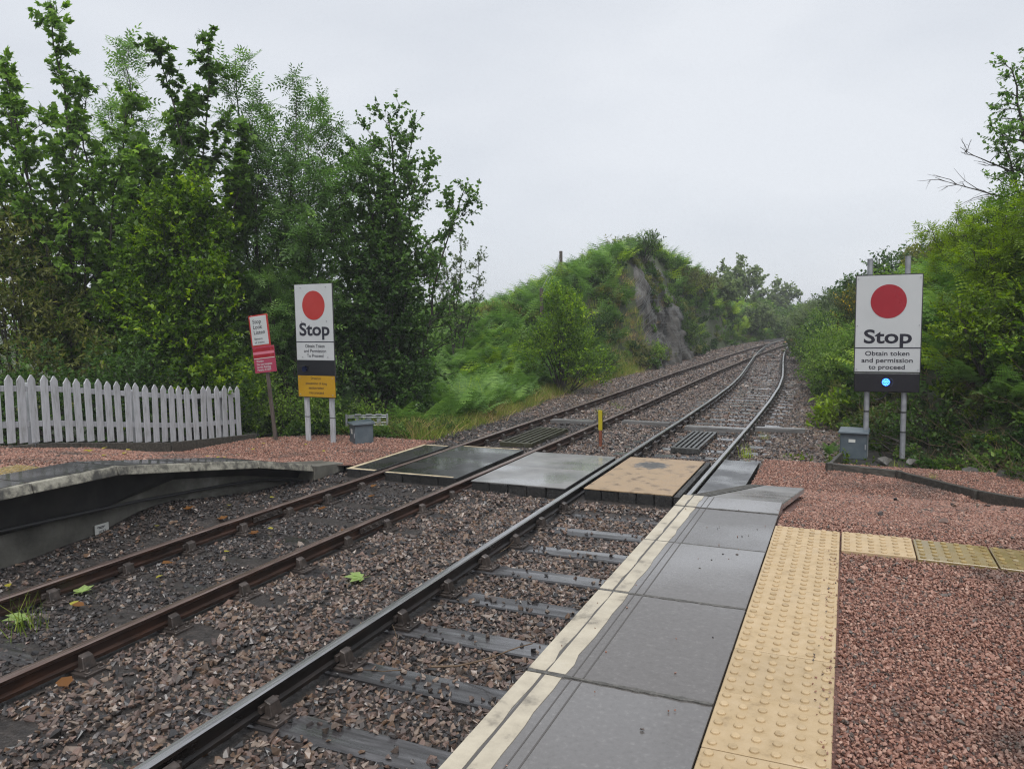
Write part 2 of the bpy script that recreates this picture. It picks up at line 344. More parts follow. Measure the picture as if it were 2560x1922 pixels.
def deck_orange_mat():
    """buff anti-slip sheet worn through to grey grit in the middle"""
    m, n, l, b = nt('deck_orange')
    tc = n.new('ShaderNodeTexCoord'); mp = n.new('ShaderNodeMapping')
    mp.inputs['Location'].default_value = (.12, -.62, 0); l.new(tc.outputs['Object'], mp.inputs[0])
    ln = n.new('ShaderNodeVectorMath'); ln.operation = 'LENGTH'
    ms = n.new('ShaderNodeVectorMath'); ms.operation = 'MULTIPLY'; ms.inputs[1].default_value = (1.9, 1.7, 0); l.new(mp.outputs[0], ms.inputs[0]); l.new(ms.outputs[0], ln.inputs[0])
    no = n.new('ShaderNodeTexNoise'); no.inputs['Scale'].default_value = 7; no.inputs['Detail'].default_value = 9; l.new(tc.outputs['Object'], no.inputs['Vector'])
    ad = n.new('ShaderNodeMath'); ad.operation = 'ADD'; l.new(ln.outputs['Value'], ad.inputs[0]); l.new(no.outputs['Fac'], ad.inputs[1])
    cr = ramp(n, [(.80, (.075, .072, .068)), (.92, (.17, .15, .13)), (.99, (.30, .205, .125)), (1.0, (.37, .26, .155))])
    l.new(ad.outputs[0], cr.inputs[0])
    n2 = n.new('ShaderNodeTexNoise'); n2.inputs['Scale'].default_value = 5; n2.inputs['Detail'].default_value = 6; l.new(tc.outputs['Object'], n2.inputs['Vector'])
    c2 = ramp(n, [(.33, (.42, .38, .34)), (.45, (.9, .9, .9)), (.7, (1, 1, 1))]); l.new(n2.outputs['Fac'], c2.inputs[0])
    mu = n.new('ShaderNodeMixRGB'); mu.blend_type = 'MULTIPLY'; mu.inputs[0].default_value = 1; l.new(cr.outputs[0], mu.inputs[1]); l.new(c2.outputs[0], mu.inputs[2])
    l.new(mu.outputs[0], b.inputs['Base Color'])
    rr = n.new('ShaderNodeMapRange'); rr.inputs['To Min'].default_value = .2; rr.inputs['To Max'].default_value = .7; l.new(n2.outputs['Fac'], rr.inputs['Value']); l.new(rr.outputs[0], b.inputs['Roughness'])
    bp = n.new('ShaderNodeBump'); bp.inputs['Strength'].default_value = .4; bp.inputs['Distance'].default_value = .006
    nb = n.new('ShaderNodeTexNoise'); nb.inputs['Scale'].default_value = 60; l.new(tc.outputs['Object'], nb.inputs['Vector']); l.new(nb.outputs['Fac'], bp.inputs['Height']); l.new(bp.outputs[0], b.inputs['Normal'])
    return m
M['deck_orange'] = deck_orange_mat()

# ------------------------------------------------------------------ lettering
def text_mesh(s, cap, width, mat, bold=0.0, align='CENTER', spacing=1.0):
    cu = bpy.data.curves.new('lettering', 'FONT'); cu.body = s; cu.size = 1.0; cu.align_x = align
    cu.offset = bold; cu.resolution_u = 4; cu.space_character = spacing
    ob = bpy.data.objects.new('lettering', cu); COL.objects.link(ob)
    bpy.context.view_layer.update()
    me = bpy.data.meshes.new_from_object(ob.evaluated_get(bpy.context.evaluated_depsgraph_get()))
    bpy.data.objects.remove(ob); bpy.data.curves.remove(cu)
    co = np.empty(len(me.vertices) * 3, np.float32); me.vertices.foreach_get('co', co); co = co.reshape(-1, 3)
    kz = cap / 0.729 if cap else 1.0
    w = co[:, 0].max() - co[:, 0].min(); kx = width / w
    co[:, 0] *= kx; co[:, 1] *= kz; co[:, 2] = 0
    me.vertices.foreach_set('co', co.ravel()); me.materials.clear(); me.materials.append(mat); me.update()
    return me

TXT = {k: text_mesh(*v) for k, v in {
    'stopR': ('Stop', .222, .715, M['ink'], .022), 'r1': ('Obtain token', .074, .66, M['ink'], .012), 'r2': ('and permission', .074, .765, M['ink'], .012), 'r3': ('to proceed', .074, .54, M['ink'], .012),
    'stopL': ('Stop', .245, .74, M['ink'], .025), 'l1': ('Obtain Token', .066, .475, M['ink'], .008), 'l2': ('and Permission', .066, .545, M['ink'], .008), 'l3': ('To Proceed', .066, .405, M['ink'], .008),
    'y1': ('Drivers in', .05, .25, M['ink'], .008), 'y2': ('possession of long', .05, .52, M['ink'], .008), 'y3': ('section token', .05, .37, M['ink'], .008), 'y4': ('may proceed', .05, .36, M['ink'], .008),
    's1': ('Stop', .08, .20, M['ink'], .01, 'LEFT'), 's2': ('Look', .08, .21, M['ink'], .01, 'LEFT'), 's3': ('Listen', .08, .26, M['ink'], .01, 'LEFT'), 's4': ('Beware', .047, .19, M['ink'], .006, 'LEFT'), 's5': ('of trains', .047, .23, M['ink'], .006, 'LEFT'),
    'w1': ('Warning', .042, .17, M['sign_white'], .014, 'LEFT'), 'w2': ('Do not trespass', .042, .36, M['sign_white'], .014, 'LEFT'), 'w3': ('on the Railway', .042, .33, M['sign_white'], .014, 'LEFT'), 'w4': ('Penalty £1000', .042, .32, M['sign_white'], .014, 'LEFT'),
    'n1': ('1073', .03, .09, M['ink'], .01), }.items()}

# ================================================================== terrain
zR_pts = ([-20, .3, 2.5, 5.2, 40], [0, 0, -.36, -.9, -.9])
zL_pts = ([-20, .45, 1.5, 2.65, 3.75, 4.5, 6, 40], [-.13, -.15, -.31, -.49, -.75, -.87, -.9, -.93])
def zR(y): return np.interp(y, *zR_pts)
def zL(y): return np.interp(y, *zL_pts)
def xL(y): return np.interp(y, [-10, 1, 5, 15, 26, 40, 48, 56, 64, 74, 90, 120], [-5.40, -5.38, -5.32, -5.22, -5.2, -4.98, -4.78, -4.44, -3.95, -3.1, -1.2, 4])
def xR(y): return np.interp(y, [-10, 12, 16, 20, 24, 28, 33, 38, 44, 50, 56, 62, 70], [-2.17, -2.17, -2.2, -2.29, -2.48, -2.76, -3.13, -3.48, -3.85, -4.12, -4.26, -4.06, -3.45])
def sm(t): t = np.clip(t, 0, 1); return t * t * (3 - 2 * t)
def toeL(y): return np.interp(y, [0, 7, 11, 15, 21, 28, 45, 61, 75, 95, 130], [-9, -7.5, -7.3, -7.7, -8.2, -7.9, -8.3, -7.4, -6.1, -3.9, 2])
def toeR(y): return np.interp(y, [-10, 3, 5.2, 7, 8.5, 11, 14, 18, 24, 28, 38, 54, 62, 74, 90, 130], [6.5, 4.2, 3.2, 2.5, 1.6, .3, -.2, -.6, -.85, -1.15, -1.8, -2.5, -2.3, -1.1, 1.0, 8])
def H(x, y):
    x = np.asarray(x, float); y = np.asarray(y, float)
    base = np.full(np.broadcast(x, y).shape, -1.2)
    # left hill beyond the crossing
    d = toeL(y) - x
    rise = 6.0 * sm((y - 11.5) / 23) * (1 - .48 * sm((y - 36) / 34))
    steep = np.interp(y, [12, 24, 30, 50, 66, 90], [6.5, 3.6, 1.6, 1.3, 2, 5])
    left = rise * sm(d / steep) * (1 - .58 * sm((d - .4) / 9.5)) + .12 * fbm(x, y, 3, 3, .9) * sm(d / 2) * sm((y - 10) / 6)
    left = left * (1 - .8 * sm((d - 20) / 40))
    # right cutting side
    e = x - toeR(y)
    rr = 4.0 * sm((y - 3.5) / 6.5) * (1 - .3 * sm((y - 40) / 40))
    right = rr * (.72 * sm(e / 3.1) + .28 * sm(e / 9)) + .1 * fbm(x, y, 5, 3, 1.1) * sm(e / 1.5)
    right = right * (1 - .7 * sm((e - 25) / 60))
    z = base + np.where(d > 0, left, 0) + np.where(e > 0, right, 0)
    # made ground under the two platforms
    z = np.where((x < -7.3) & (y < 8.4), np.maximum(z, np.where(x > -11, zL(y) - .14, zL(y) - .14 - .12 * (-11 - x).clip(0, 14))), z)
    z = np.where((x > -.7) & (y < 7.6) & (e < .4), np.maximum(z, zR(y) - .12), z)
    z = np.where((e > 0) & (y < 7.6), np.maximum(z, zR(y) - .12 + np.where(e > 0, right, 0) * .5), z)
    return z

def Hs(x, y): return float(H(np.array([x]), np.array([y]))[0])

gx = np.unique(np.concatenate([np.linspace(-900, -60, 12), np.linspace(-60, -24, 19), np.linspace(-24, 10, 86), np.linspace(10, 60, 26), np.linspace(60, 900, 12)]))
gy = np.unique(np.concatenate([np.linspace(-300, -12, 8), np.linspace(-12, 4, 21), np.linspace(4, 44, 101), np.linspace(44, 140, 65), np.linspace(140, 1400, 14)]))
GX, GY = np.meshgrid(gx, gy); GZ = H(GX, GY)
def grid_mesh(name, X, Y, Z, mat, smooth=True):
    ny, nx = X.shape; v = np.column_stack([X.ravel(), Y.ravel(), Z.ravel()])
    i = np.arange(ny * nx).reshape(ny, nx)
    q = np.column_stack([i[:-1, :-1].ravel(), i[:-1, 1:].ravel(), i[1:, 1:].ravel(), i[1:, :-1].ravel()])
    me = np_mesh(name, v, q, mat)
    if smooth: me.polygons.foreach_set('use_smooth', [True] * len(me.polygons))
    return me
g = mobj('ground', grid_mesh('ground', GX, GY, GZ, M['soil'])); tag(g, 'dark soil and turf rising into the banks either side of the line', 'ground', kind='structure')

def sheet(name, ys, xfun0, xfun1, nx, zfun, mat, label):
    Y = np.repeat(np.array(ys)[:, None], nx, 1); t = np.linspace(0, 1, nx)[None, :]
    X = np.array([xfun0(y) for y in ys])[:, None] * (1 - t) + np.array([xfun1(y) for y in ys])[:, None] * t
    o = mobj(name, grid_mesh(name, X, Y, zfun(X, Y), mat)); return tag(o, label, 'ground', kind='structure')

def bed_z(x, y):
    """ballast surface: shoulder up against the left platform wall, slightly lower under the right-hand road"""
    z = np.full(np.broadcast(x, y).shape, -1.115) + .012 * fbm(x, y, 11, 3, 2.2)
    z = z + np.where(x < -3.8, .03, 0.0)
    sh = np.interp(y, [-6, -.3, .5, 1.0, 1.4, 2.6, 3.9, 4.4], [.04, .09, .16, .26, .29, .12, .03, 0]) 
    z = z + sh * sm((-6.35 - x) / .75)
    return z + .055 * sm((y - 3.5) / .55) * (y < 4.6) + .05 * sm((7.4 - y) / .5) * (y > 6.5)
ys_bed = np.concatenate([np.linspace(-8, 12, 81), np.linspace(12.6, 66, 60), np.linspace(68, 120, 27)])
def bx0(y): return -7.28 if y < 4.4 else float(toeL(y)) - .3
def bx1(y): return -.72 if y < 4.2 else (-.55 if y < 7.2 else max(float(toeR(y)) + .25, float(xR(y)) + 1.2) if y < 62 else float(xL(y)) + 2.4)
sheet('ballast_bed', ys_bed, bx0, bx1, 40, bed_z, M['ballast_bed'], 'dark fine ballast bed under both railway tracks')

def gR_x1(y): return float(toeR(y)) + .5
sheet('red_gravel_path', np.linspace(-6, 7.35, 90), lambda y: .0 if y < .69 else -.74, gR_x1, 30, lambda X, Y: zR(Y) - .022 + .008 * fbm(X, Y, 8, 3, 2.5), M['gravel_bed'], 'red gravel surface sloping from the platform down to the crossing')
def gL_x0(y): return float(np.interp(y, [-8, 5.5, 6.5, 7.3], [-10.95, -10.95, -10.2, -9.0]))
sheet('red_gravel_apron', np.linspace(-7, 7.25, 70), gL_x0, lambda y: -7.0 if y < 4.5 else -6.72, 22, lambda X, Y: zL(Y) - .022 + .008 * fbm(X, Y, 9, 3, 2.5), M['gravel_bed'], 'red gravel surface between the white picket fence and the track')

# ================================================================== scattering
def scatter(name, pts, rots, scl, idx, sources, label, cat, parent=None):
    """one uncountable mass: point mesh + geometry nodes instancing the given source meshes"""
    me = bpy.data.meshes.new(name); me.vertices.add(len(pts)); me.vertices.foreach_set('co', np.ascontiguousarray(pts, np.float32).ravel())
    for nm, ty, arr, key in (('rot', 'FLOAT_VECTOR', rots, 'vector'), ('scl', 'FLOAT', scl, 'value'), ('idx', 'INT', idx, 'value')):
        a = me.attributes.new(nm, ty, 'POINT'); a.data.foreach_set(key, np.ascontiguousarray(arr, np.int32 if ty == 'INT' else np.float32).ravel())
    me.update()
    o = mobj(name, me, parent)
    gt = bpy.data.node_groups.new(name, 'GeometryNodeTree')
    gt.interface.new_socket('Geometry', in_out='INPUT', socket_type='NodeSocketGeometry'); gt.interface.new_socket('Geometry', in_out='OUTPUT', socket_type='NodeSocketGeometry')
    n, l = gt.nodes, gt.links
    gi, go = n.new('NodeGroupInput'), n.new('NodeGroupOutput'); iop = n.new('GeometryNodeInstanceOnPoints'); jn = n.new('GeometryNodeJoinGeometry')
    for s in reversed(sources):
        oi = n.new('GeometryNodeObjectInfo'); oi.inputs['Object'].default_value = s; oi.inputs['As Instance'].default_value = True
        l.new(oi.outputs['Geometry'], jn.inputs[0])
    def na(nm, ty):
        a = n.new('GeometryNodeInputNamedAttribute'); a.data_type = ty; a.inputs['Name'].default_value = nm; return a.outputs['Attribute']
    e2r = n.new('FunctionNodeEulerToRotation'); l.new(na('rot', 'FLOAT_VECTOR'), e2r.inputs[0]); l.new(e2r.outputs[0], iop.inputs['Rotation'])
    l.new(na('scl', 'FLOAT'), iop.inputs['Scale']); l.new(na('idx', 'INT'), iop.inputs['Instance Index'])
    iop.inputs['Pick Instance'].default_value = True
    l.new(gi.outputs[0], iop.inputs['Points']); l.new(jn.outputs[0], iop.inputs['Instance']); l.new(iop.outputs[0], go.inputs[0])
    md = o.modifiers.new('scatter', 'NODES'); md.node_group = gt
    return tag(o, label, cat, kind='stuff')

def src(name, me): return bpy.data.objects.new(name, me)          # kept out of the scene, only instanced

def hull_stone(name, seed, mat, flat_=.7, n=11):
    r = rng_of(seed); p = r.normal(size=(n, 3)); p /= np.linalg.norm(p, axis=1)[:, None]; p *= r.uniform(.75, 1.15, (n, 1)); p *= np.array([1.15, .85, flat_])
    bm = bmesh.new()
    for q in p: bm.verts.new(q)
    h = bmesh.ops.convex_hull(bm, input=bm.verts)
    bmesh.ops.delete(bm, geom=[v for v in bm.verts if not v.link_faces], context='VERTS')
    me = bpy.data.meshes.new(name); bm.to_mesh(me); bm.free(); me.materials.append(mat); return me

def jgrid(r, x0, x1, y0, y1, s):
    X, Y = np.meshgrid(np.arange(x0, x1, s), np.arange(y0, y1, s)); X = X.ravel() + r.uniform(-.5, .5, X.size) * s; Y = Y.ravel() + r.uniform(-.5, .5, Y.size) * s
    return X, Y

SL_R = [3.72 - .77 * k for k in range(0, 11)]                     # sleeper centres, right-hand road (near)
SL_R += [7.3 + .72 * k for k in range(0, 66)]
SL_L = [.67 + .78 * k for k in range(-7, 5)] + [7.15 + .74 * k for k in range(0, 78)]
SL_L = [y for y in SL_L if not 4.15 < y < 6.85]; SL_R = [y for y in SL_R if not 4.2 < y < 6.9 and y < 54]
SLEEPER_TOP = -1.088

def ballast():
    r = rng_of(21); P = []; S = []
    for (y0, y1, s, sc) in ((-4.2, 8, .034, .0235), (8, 20, .047, .032), (20, 36, .075, .047), (36, 64, .13, .075)):
        X, Y = jgrid(r, -9.0, .4, y0, y1, s)
        x0 = np.where(Y < 4.4, -7.2, toeL(Y) + .05); x1 = np.where(Y < 4.3, -.5, np.where(Y < 7.3, -.62, np.maximum(toeR(Y) + .35, xR(Y) + 1.1)))
        k = (X > x0) & (X < x1) & ~((Y > 4.15) & (Y < 6.85) & (X > -6.75) & (X < -.75))
        X, Y = X[k], Y[k]; Z = bed_z(X, Y) + r.uniform(-.006, .016, X.size)
        keep = np.ones(X.size, bool)
        for (sl, xc, base) in ((SL_R, xR(Y), 0), (SL_L, xL(Y), 1)):
            sa = np.array(sl); dy = np.abs(Y[:, None] - sa[None, :]).min(1) if len(Y) < 40000 else np.concatenate([np.abs(c[:, None] - sa[None, :]).min(1) for c in np.array_split(Y, 20)])
            u = X - xc
            on = (dy < .13) & (np.abs(u) < 1.3)
            cov = fbm(X * 1.0, Y * 1.0, 31 + base, 3, 1.7)
            if base == 0: p = np.where(u < -.75, .42 + .5 * cov, .05 + .25 * np.maximum(cov, 0)); p = np.where(Y > 7, .04 + .22 * np.maximum(cov, 0), p)
            else: p = np.where(np.abs(u) < .7, .2 + .6 * cov, .14 + .55 * cov); p = np.where(Y > 7, .3 + .5 * cov, p)
            drop = on & (r.uniform(size=X.size) > p)
            keep &= ~drop
            Z = np.where(on, np.maximum(Z, SLEEPER_TOP + sc * .35), Z)
            for sx in (-.7525, .7525): keep &= ~((np.abs(u - sx) < .06))
        keep &= ~((X > -5.85) & (X < -5.05) & (Y > 7.85) & (Y < 10.2) & (r.uniform(size=X.size) < .9))
        keep &= ~((X > -2.5) & (X < -1.98) & (Y > 8.35) & (Y < 10.65) & (r.uniform(size=X.size) < .9))
        P.append(np.column_stack([X, Y, Z])[keep]); S.append((sc * r.lognormal(0, .28, X.size))[keep])
    P = np.concatenate(P); S = np.concatenate(S)
    u = P[:, 0] - xL(P[:, 1]); foul = (P[:, 1] < 12) & (u < .66 + .12 * fbm(P[:, 0], P[:, 1], 33, 2, 3)) & (fbm(P[:, 0], P[:, 1], 34, 3, 1.5) > -.45 - .5 * (np.abs(u) < .66)) & (r.uniform(size=len(P)) < .86)
    fs = [src('ballast_stone', hull_stone('ballast_stone', 150 + i, M['ballast_dark'], r.uniform(.5, .8))) for i in range(6)]; m = int(foul.sum())
    scatter('fouled_ballast', P[foul], r.uniform(-3.1, 3.1, (m, 3)) * np.array([.2, .2, 1]), S[foul] * .82, r.integers(0, 6, m), fs, 'dark dirty ballast stones in and beside the rusty track', 'ballast')
    P, S = P[~foul], S[~foul]; n = len(P)
    srcs = [src('ballast_stone', hull_stone('ballast_stone', 100 + i, M['ballast'], r.uniform(.55, .85))) for i in range(9)]
    scatter('ballast_stones', P, r.uniform(-3.1, 3.1, (n, 3)) * np.array([.25, .25, 1]), S, r.integers(0, 9, n), srcs, 'loose crushed ballast stones around the sleepers', 'ballast')
ballast()

def gravel_chips(name, seed, regions, zf, xlim, label):
    r = rng_of(seed); P = []; S = []
    for (x0, x1, y0, y1, s, sc) in regions:
        X, Y = jgrid(r, x0, x1, y0, y1, s); k = xlim(X, Y); X, Y = X[k], Y[k]
        P.append(np.column_stack([X, Y, zf(Y) - .016 + r.uniform(-.004, .008, X.size)])); S.append(sc * r.lognormal(0, .25, X.size))
    P = np.concatenate(P); S = np.concatenate(S); n = len(P)
    srcs = [src('gravel_chip', hull_stone('gravel_chip', 300 + i, M['gravel'], .72, 14)) for i in range(6)]
    scatter(name, P, r.uniform(-3.1, 3.1, (n, 3)) * np.array([.3, .3, 1]), S, r.integers(0, 6, n), srcs, label, 'gravel')
gravel_chips('gravel_chips', 41, [(.41, 2.2, -3.8, -1, .0122, .0074), (.02, 3.4, -1, 1.6, .0138, .0083), (-.74, 3.6, 1.6, 7.3, .021, .012)], zR,
             lambda X, Y: (X < toeR(Y) + .45) & ((X > .41) | (Y > .01)) & ~((X > .4) & (X < 1.65) & (Y > -.41) & (Y < .0)) & ~((Y > .7) & (Y < 2.45) & (X < .06)) & ((X > .01) | (Y > .7)) & ~((X < -.78) & (Y > 4.3)),
             'loose red granite chips on the platform path')
gravel_chips('gravel_chips', 42, [(-10.9, -7.68, -2, 7.2, .030, .015), (-7.7, -6.75, 4.55, 7.2, .03, .015)], zL,
             lambda X, Y: (X > np.interp(Y, [-8, 5.5, 6.5, 7.3], [-10.9, -10.9, -10.2, -9.0])), 'loose red granite chips in front of the white picket fence')

# ================================================================== railway tracks
def rail_profile(bull=True):
    # half-section points from the bottom up (x, z), z measured from the rail top
    h = [(.034, -.145), (.035, -.118), (.012, -.104), (.0095, -.05), (.034, -.036), (.035, -.012), (.027, -.001), (.0, .0)]
    return h + [(-x, z) for x, z in reversed(h[:-1])]
PROF = rail_profile()
def sweep_rail(path, top=-.9, mats=None, close=True):
    """sweep the section along (x, y) points; material 0 = sides, 1 = worn running surface"""
    b = MB(); k = len(PROF); n = len(path)
    for i, (x, y) in enumerate(path):
        x0, y0 = path[max(i - 1, 0)]; x1, y1 = path[min(i + 1, n - 1)]
        t = Vector((x1 - x0, y1 - y0, 0)).normalized(); nr = Vector((t.y, -t.x, 0))
        for (px, pz) in PROF: b.v.append((x + nr.x * px, y + nr.y * px, top + pz))
    for i in range(n - 1):
        for j in range(k):
            j2 = (j + 1) % k
            b.f.append((i * k + j, i * k + j2, (i + 1) * k + j2, (i + 1) * k + j)); b.m.append(1 if j in (5, 6, 7, 8) else 0)
    b.f.append(tuple(range(k))); b.m.append(0); b.f.append(tuple(reversed(range((n - 1) * k, n * k)))); b.m.append(0)
    me = b.mesh('rail', mats); bm = bmesh.new(); bm.from_mesh(me); bmesh.ops.recalc_face_normals(bm, faces=bm.faces); bm.to_mesh(me); bm.free()
    return me

def sleeper_mesh(i, L=2.6, w=.25):
    r = rng_of(500 + i); b = MB(); n = 9
    for s in range(n + 1):
        x = -L / 2 + L * s / n; e = .012 if s in (0, n) else 0
        dy = r.normal(0, .004, 2); dz = r.normal(0, .003, 2)
        for (y, z) in ((-w / 2 + e + dy[0], -.13), (w / 2 - e + dy[1], -.13), (w / 2 - e + dy[1], -.012), (w / 2 - .014 - e, dz[0] - e * .5), (-w / 2 + .014 + e, dz[1] - e * .5), (-w / 2 + e + dy[0], -.012)):
            b.v.append((x + (r.normal(0, .006) if s in (0, n) else 0), y, z))
    for s in range(n):
        for j in range(6): b.f.append((s * 6 + j, (s + 1) * 6 + j, (s + 1) * 6 + (j + 1) % 6, s * 6 + (j + 1) % 6)); b.m.append(0)
    b.f.append(tuple(range(6))); b.f.append(tuple(reversed(range(n * 6, n * 6 + 6)))); b.m += [0, 0]
    me = b.mesh('sleeper', M['timber_wet']); bm = bmesh.new(); bm.from_mesh(me); bmesh.ops.recalc_face_normals(bm, faces=bm.faces); bm.to_mesh(me); bm.free()
    return me
SLEEPERS = [sleeper_mesh(i) for i in range(7)]
LONG_SLEEPERS = [sleeper_mesh(20 + i, 4.0, .27) for i in range(2)]

def chair_mesh():
    b = MB()
    b.box((0, 0, .014), (.36, .19, .026)); b.box((0, 0, .034), (.20, .15, .018))
    for s in (-1, 1):                                              # jaws: tapered blocks gripping the web
        x0, x1, x2 = .043 * s, .082 * s, .108 * s; w0, w1 = .055, .042
        bot = [(x0, -w0, .03), (x2, -w0, .03), (x2, w0, .03), (x0, w0, .03)]; top = [(x0 * .85, -w1, .135), (x1, -w1, .118), (x1, w1, .118), (x0 * .85, w1, .135)]
        if s < 0: bot = [bot[1], bot[0], bot[3], bot[2]]; top = [top[1], top[0], top[3], top[2]]
        b.hexa(bot, top)
        for q in (-1, 1):                                          # chair screws
            c = (.145 * s, .052 * q, 0)
            b.tube([(c[0], c[1], .026), (c[0], c[1], .036)], .028, 8); b.tube([(c[0], c[1], .036), (c[0], c[1], .066)], .015, 6)
    b.box((-.034, 0, .085), (.03, .17, .05))                       # wooden key
    return b.mesh('rail_chair', M['chair'], bevel=.005)
CHAIR = chair_mesh()

def simple_chair_mesh():
    b = MB(); b.box((0, 0, .02), (.34, .18, .036))
    for s in (-1, 1): b.box((.07 * s, 0, .075), (.055, .09, .085))
    return b.mesh('rail_chair', M['chair'])
CHAIR_FAR = simple_chair_mesh()

def build_track(name, label, xf, sl, y0, y1, sides, tops, yrail, seed):
    t = thing(name, label, 'railway track', (float(xf(0)), 0, SLEEPER_TOP - .13)); o = Vector(t.location); r = rng_of(seed)
    ys = np.arange(y0, yrail, .8)
    rails = []
    for s in (-1, 1):
        me = sweep_rail([(float(xf(y)) + s * .7525, float(y)) for y in ys], -.9, [sides, tops])
        q = mobj('rail', me, t, -o); rails.append(q)
    for i, y in enumerate(sl):
        if not y0 < y < y1: continue
        x = float(xf(y)); ang = math.atan2(float(xf(y - .5) - xf(y + .5)), 1.0)
        longs = y > 36 and name.startswith('curved')
        me = LONG_SLEEPERS[i % 2] if longs and y < 52 else SLEEPERS[int(r.integers(0, 7))]
        q = mobj('sleeper', me, t, Vector((x - (.0 if not longs else .5) + r.normal(0, .012), y, SLEEPER_TOP)) - o, (0, 0, ang + r.normal(0, .006)))
        if y < 40:
            for s in (-1, 1):
                c = mobj('rail_chair', CHAIR if y < 14 else CHAIR_FAR, q, (s * .7525 + (x - q.location.x - o.x), 0, 0.0), (0, 0, 0 if s > 0 else math.pi))
    return t, rails

def fishplate(parent_rail, x, y, side):
    b = MB(); b.box((x + side * .026, y, -.972), (.02, .5, .052)); b.box((x + side * .03, y, -1.0), (.026, .5, .014))
    for k in (-.18, -.065, .065, .18): b.tube([(x + side * .036, y + k, -.972), (x + side * .056, y + k, -.972)], .016, 6); b.tube([(x + side * .056, y + k, -.972), (x + side * .066, y + k, -.972)], .009, 6)
    mobj('fishplate', b.mesh('fishplate', M['chair'], bevel=.003), parent_rail)

tl, railsL = build_track('rusty_track', 'straight rusty-railed track with sleepers half buried in dark ballast beside low platform', xL, SL_L, -6, 64, M['rail_rust'], M['rail_top_rust'], 118, 1)
tr, railsR = build_track('curved_track', 'dark shiny-railed track with exposed wet sleepers, curving left to join the other', xR, SL_R, -6, 54, M['rail_dark'], M['rail_top'], 66, 2)
fishplate(railsL[1], float(xL(1.96)) + .7525, 1.96, 1); fishplate(railsL[0], float(xL(1.9)) - .7525, 1.9, 1)
# point lever box and motor cover beside the turnout
b = MB(); b.box((0, 0, .07), (.3, .55, .14)); b.box((0, 0, .155), (.26, .5, .03)); b.tube([(-.15, 0, .08), (-.62, 0, .05)], .02, 6)
o = mobj('point_machine', b.mesh('point_machine', M['plank_grey'], bevel=.02), None, (float(xR(41)) - .05, 41, -1.1)); tag(o, 'low pale grey point machine between the rails of the turnout', 'point machine')
b = MB()
b.hexa([(-.45, -.5, 0), (.45, -.5, 0), (.45, .5, 0), (-.45, .5, 0)], [(-.4, -.45, .1), (.4, -.45, .1), (.4, .45, .1), (-.4, .45, .1)], 1)
b.hexa([(-.3, -.3, .1), (.3, -.3, .1), (.3, .3, .1), (-.3, .3, .1)], [(-.24, -.2, .3), (.24, -.2, .3), (.24, .2, .3), (-.24, .2, .3)], 0)
o = mobj('track_marker', b.mesh('track_marker', [M['orange'], M['yellow_paint']], bevel=.02), None, (float(xL(63)) - .02, 63, -1.09)); tag(o, 'small orange and yellow marker lying between the far rails', 'marker')

# ================================================================== right platform
def grime_slab(me): return me
plat = thing('station_platform', 'grey slab platform edge with cream line and buff tactile paving', 'platform', (0, 0, -1.2)); po = Vector(plat.location)
SLAB_Y = [(-5.42, -4.455), (-4.445, -3.482), (-3.472, -2.516), (-2.506, -1.553), (-1.543, -.607), (-.597, .318), (.328, .685)]
for i, (a, c) in enumerate(SLAB_Y):
    b = MB(); yc = (a + c) / 2; L = c - a
    dz = [0, .0, -.003, 0, .002, -.002, 0][i]
    b.box((-.372, yc, -.05 + dz), (.736, L, .10), 0)
    s = mobj('coping_slab', b.mesh('coping_slab', M['slab'], bevel=.006, seg=2), plat, -po)
    for (x0, x1) in ((-.738, -.668), (-.656, -.583)):
        b = MB(); n = 10; rr = rng_of(60 + i)
        xe = [x1 + rr.normal(0, .0035) for _ in range(n + 1)]; ya = np.linspace(a + .008, c - .008, n + 1)
        for k in range(n):
            b.hexa([(x0, ya[k], -.002 + dz), (xe[k], ya[k], -.002 + dz), (xe[k + 1], ya[k + 1], -.002 + dz), (x0, ya[k + 1], -.002 + dz)],
                   [(x0, ya[k], .0025 + dz), (xe[k], ya[k], .0025 + dz), (xe[k + 1], ya[k + 1], .0025 + dz), (x0, ya[k + 1], .0025 + dz)])
        mobj('painted_line', b.mesh('painted_line', M['slab_white']), s)
    b = MB(); b.box((-.662, yc, .001 + dz), (.010, L - .01, .001)); b.box((-.548, yc, .001 + dz), (.005, L - .01, .001)); b.box((-.505, yc, .001 + dz), (.006, L - .01, .001))
    mobj('groove', b.mesh('groove', M['groove']), s)
b = MB(); b.box((-.36, -2.35, -.66), (.5, 6.0, 1.12)); mobj('platform_wall', b.mesh('platform_wall', M['wall_dark']), plat, -po)
bl = MB()
for ring, (rad, z) in enumerate(((.0130, 0), (.0125, .0035), (.0095, .0052))):
    for k in range(10): bl.v.append((rad * math.cos(k * .6283), rad * math.sin(k * .6283), z))
for ring in range(2):
    for k in range(10): bl.f.append((ring * 10 + k, ring * 10 + (k + 1) % 10, (ring + 1) * 10 + (k + 1) % 10, (ring + 1) * 10 + k)); bl.m.append(0)
bl.f.append(tuple(range(20, 30))); bl.m.append(0)
BLISTER = {k: bl.mesh('blister', M[k], smooth=False) for k in ('tactile', 'tactile_moss')}
def tile(parent, off, x, y, kind='tactile', w=.394, l=.394, z=0.0, tilt=(0, 0), blisters=True):
    b = MB(); b.box((0, 0, -.024), (w, l, .048))
    t = mobj('tactile_tile', b.mesh('tactile_tile', M[kind], bevel=.003), parent, Vector((x, y, z)) - off, (tilt[0], tilt[1], 0))
    if blisters:
        for i in range(6):
            for j in range(6): mobj('blister', BLISTER[kind], t, (-.167 + .0668 * i, -.167 + .0668 * j, 0.0002), (0, 0, 0), (1.25, 1.25, 1.5))
    return t
rr = rng_of(77)
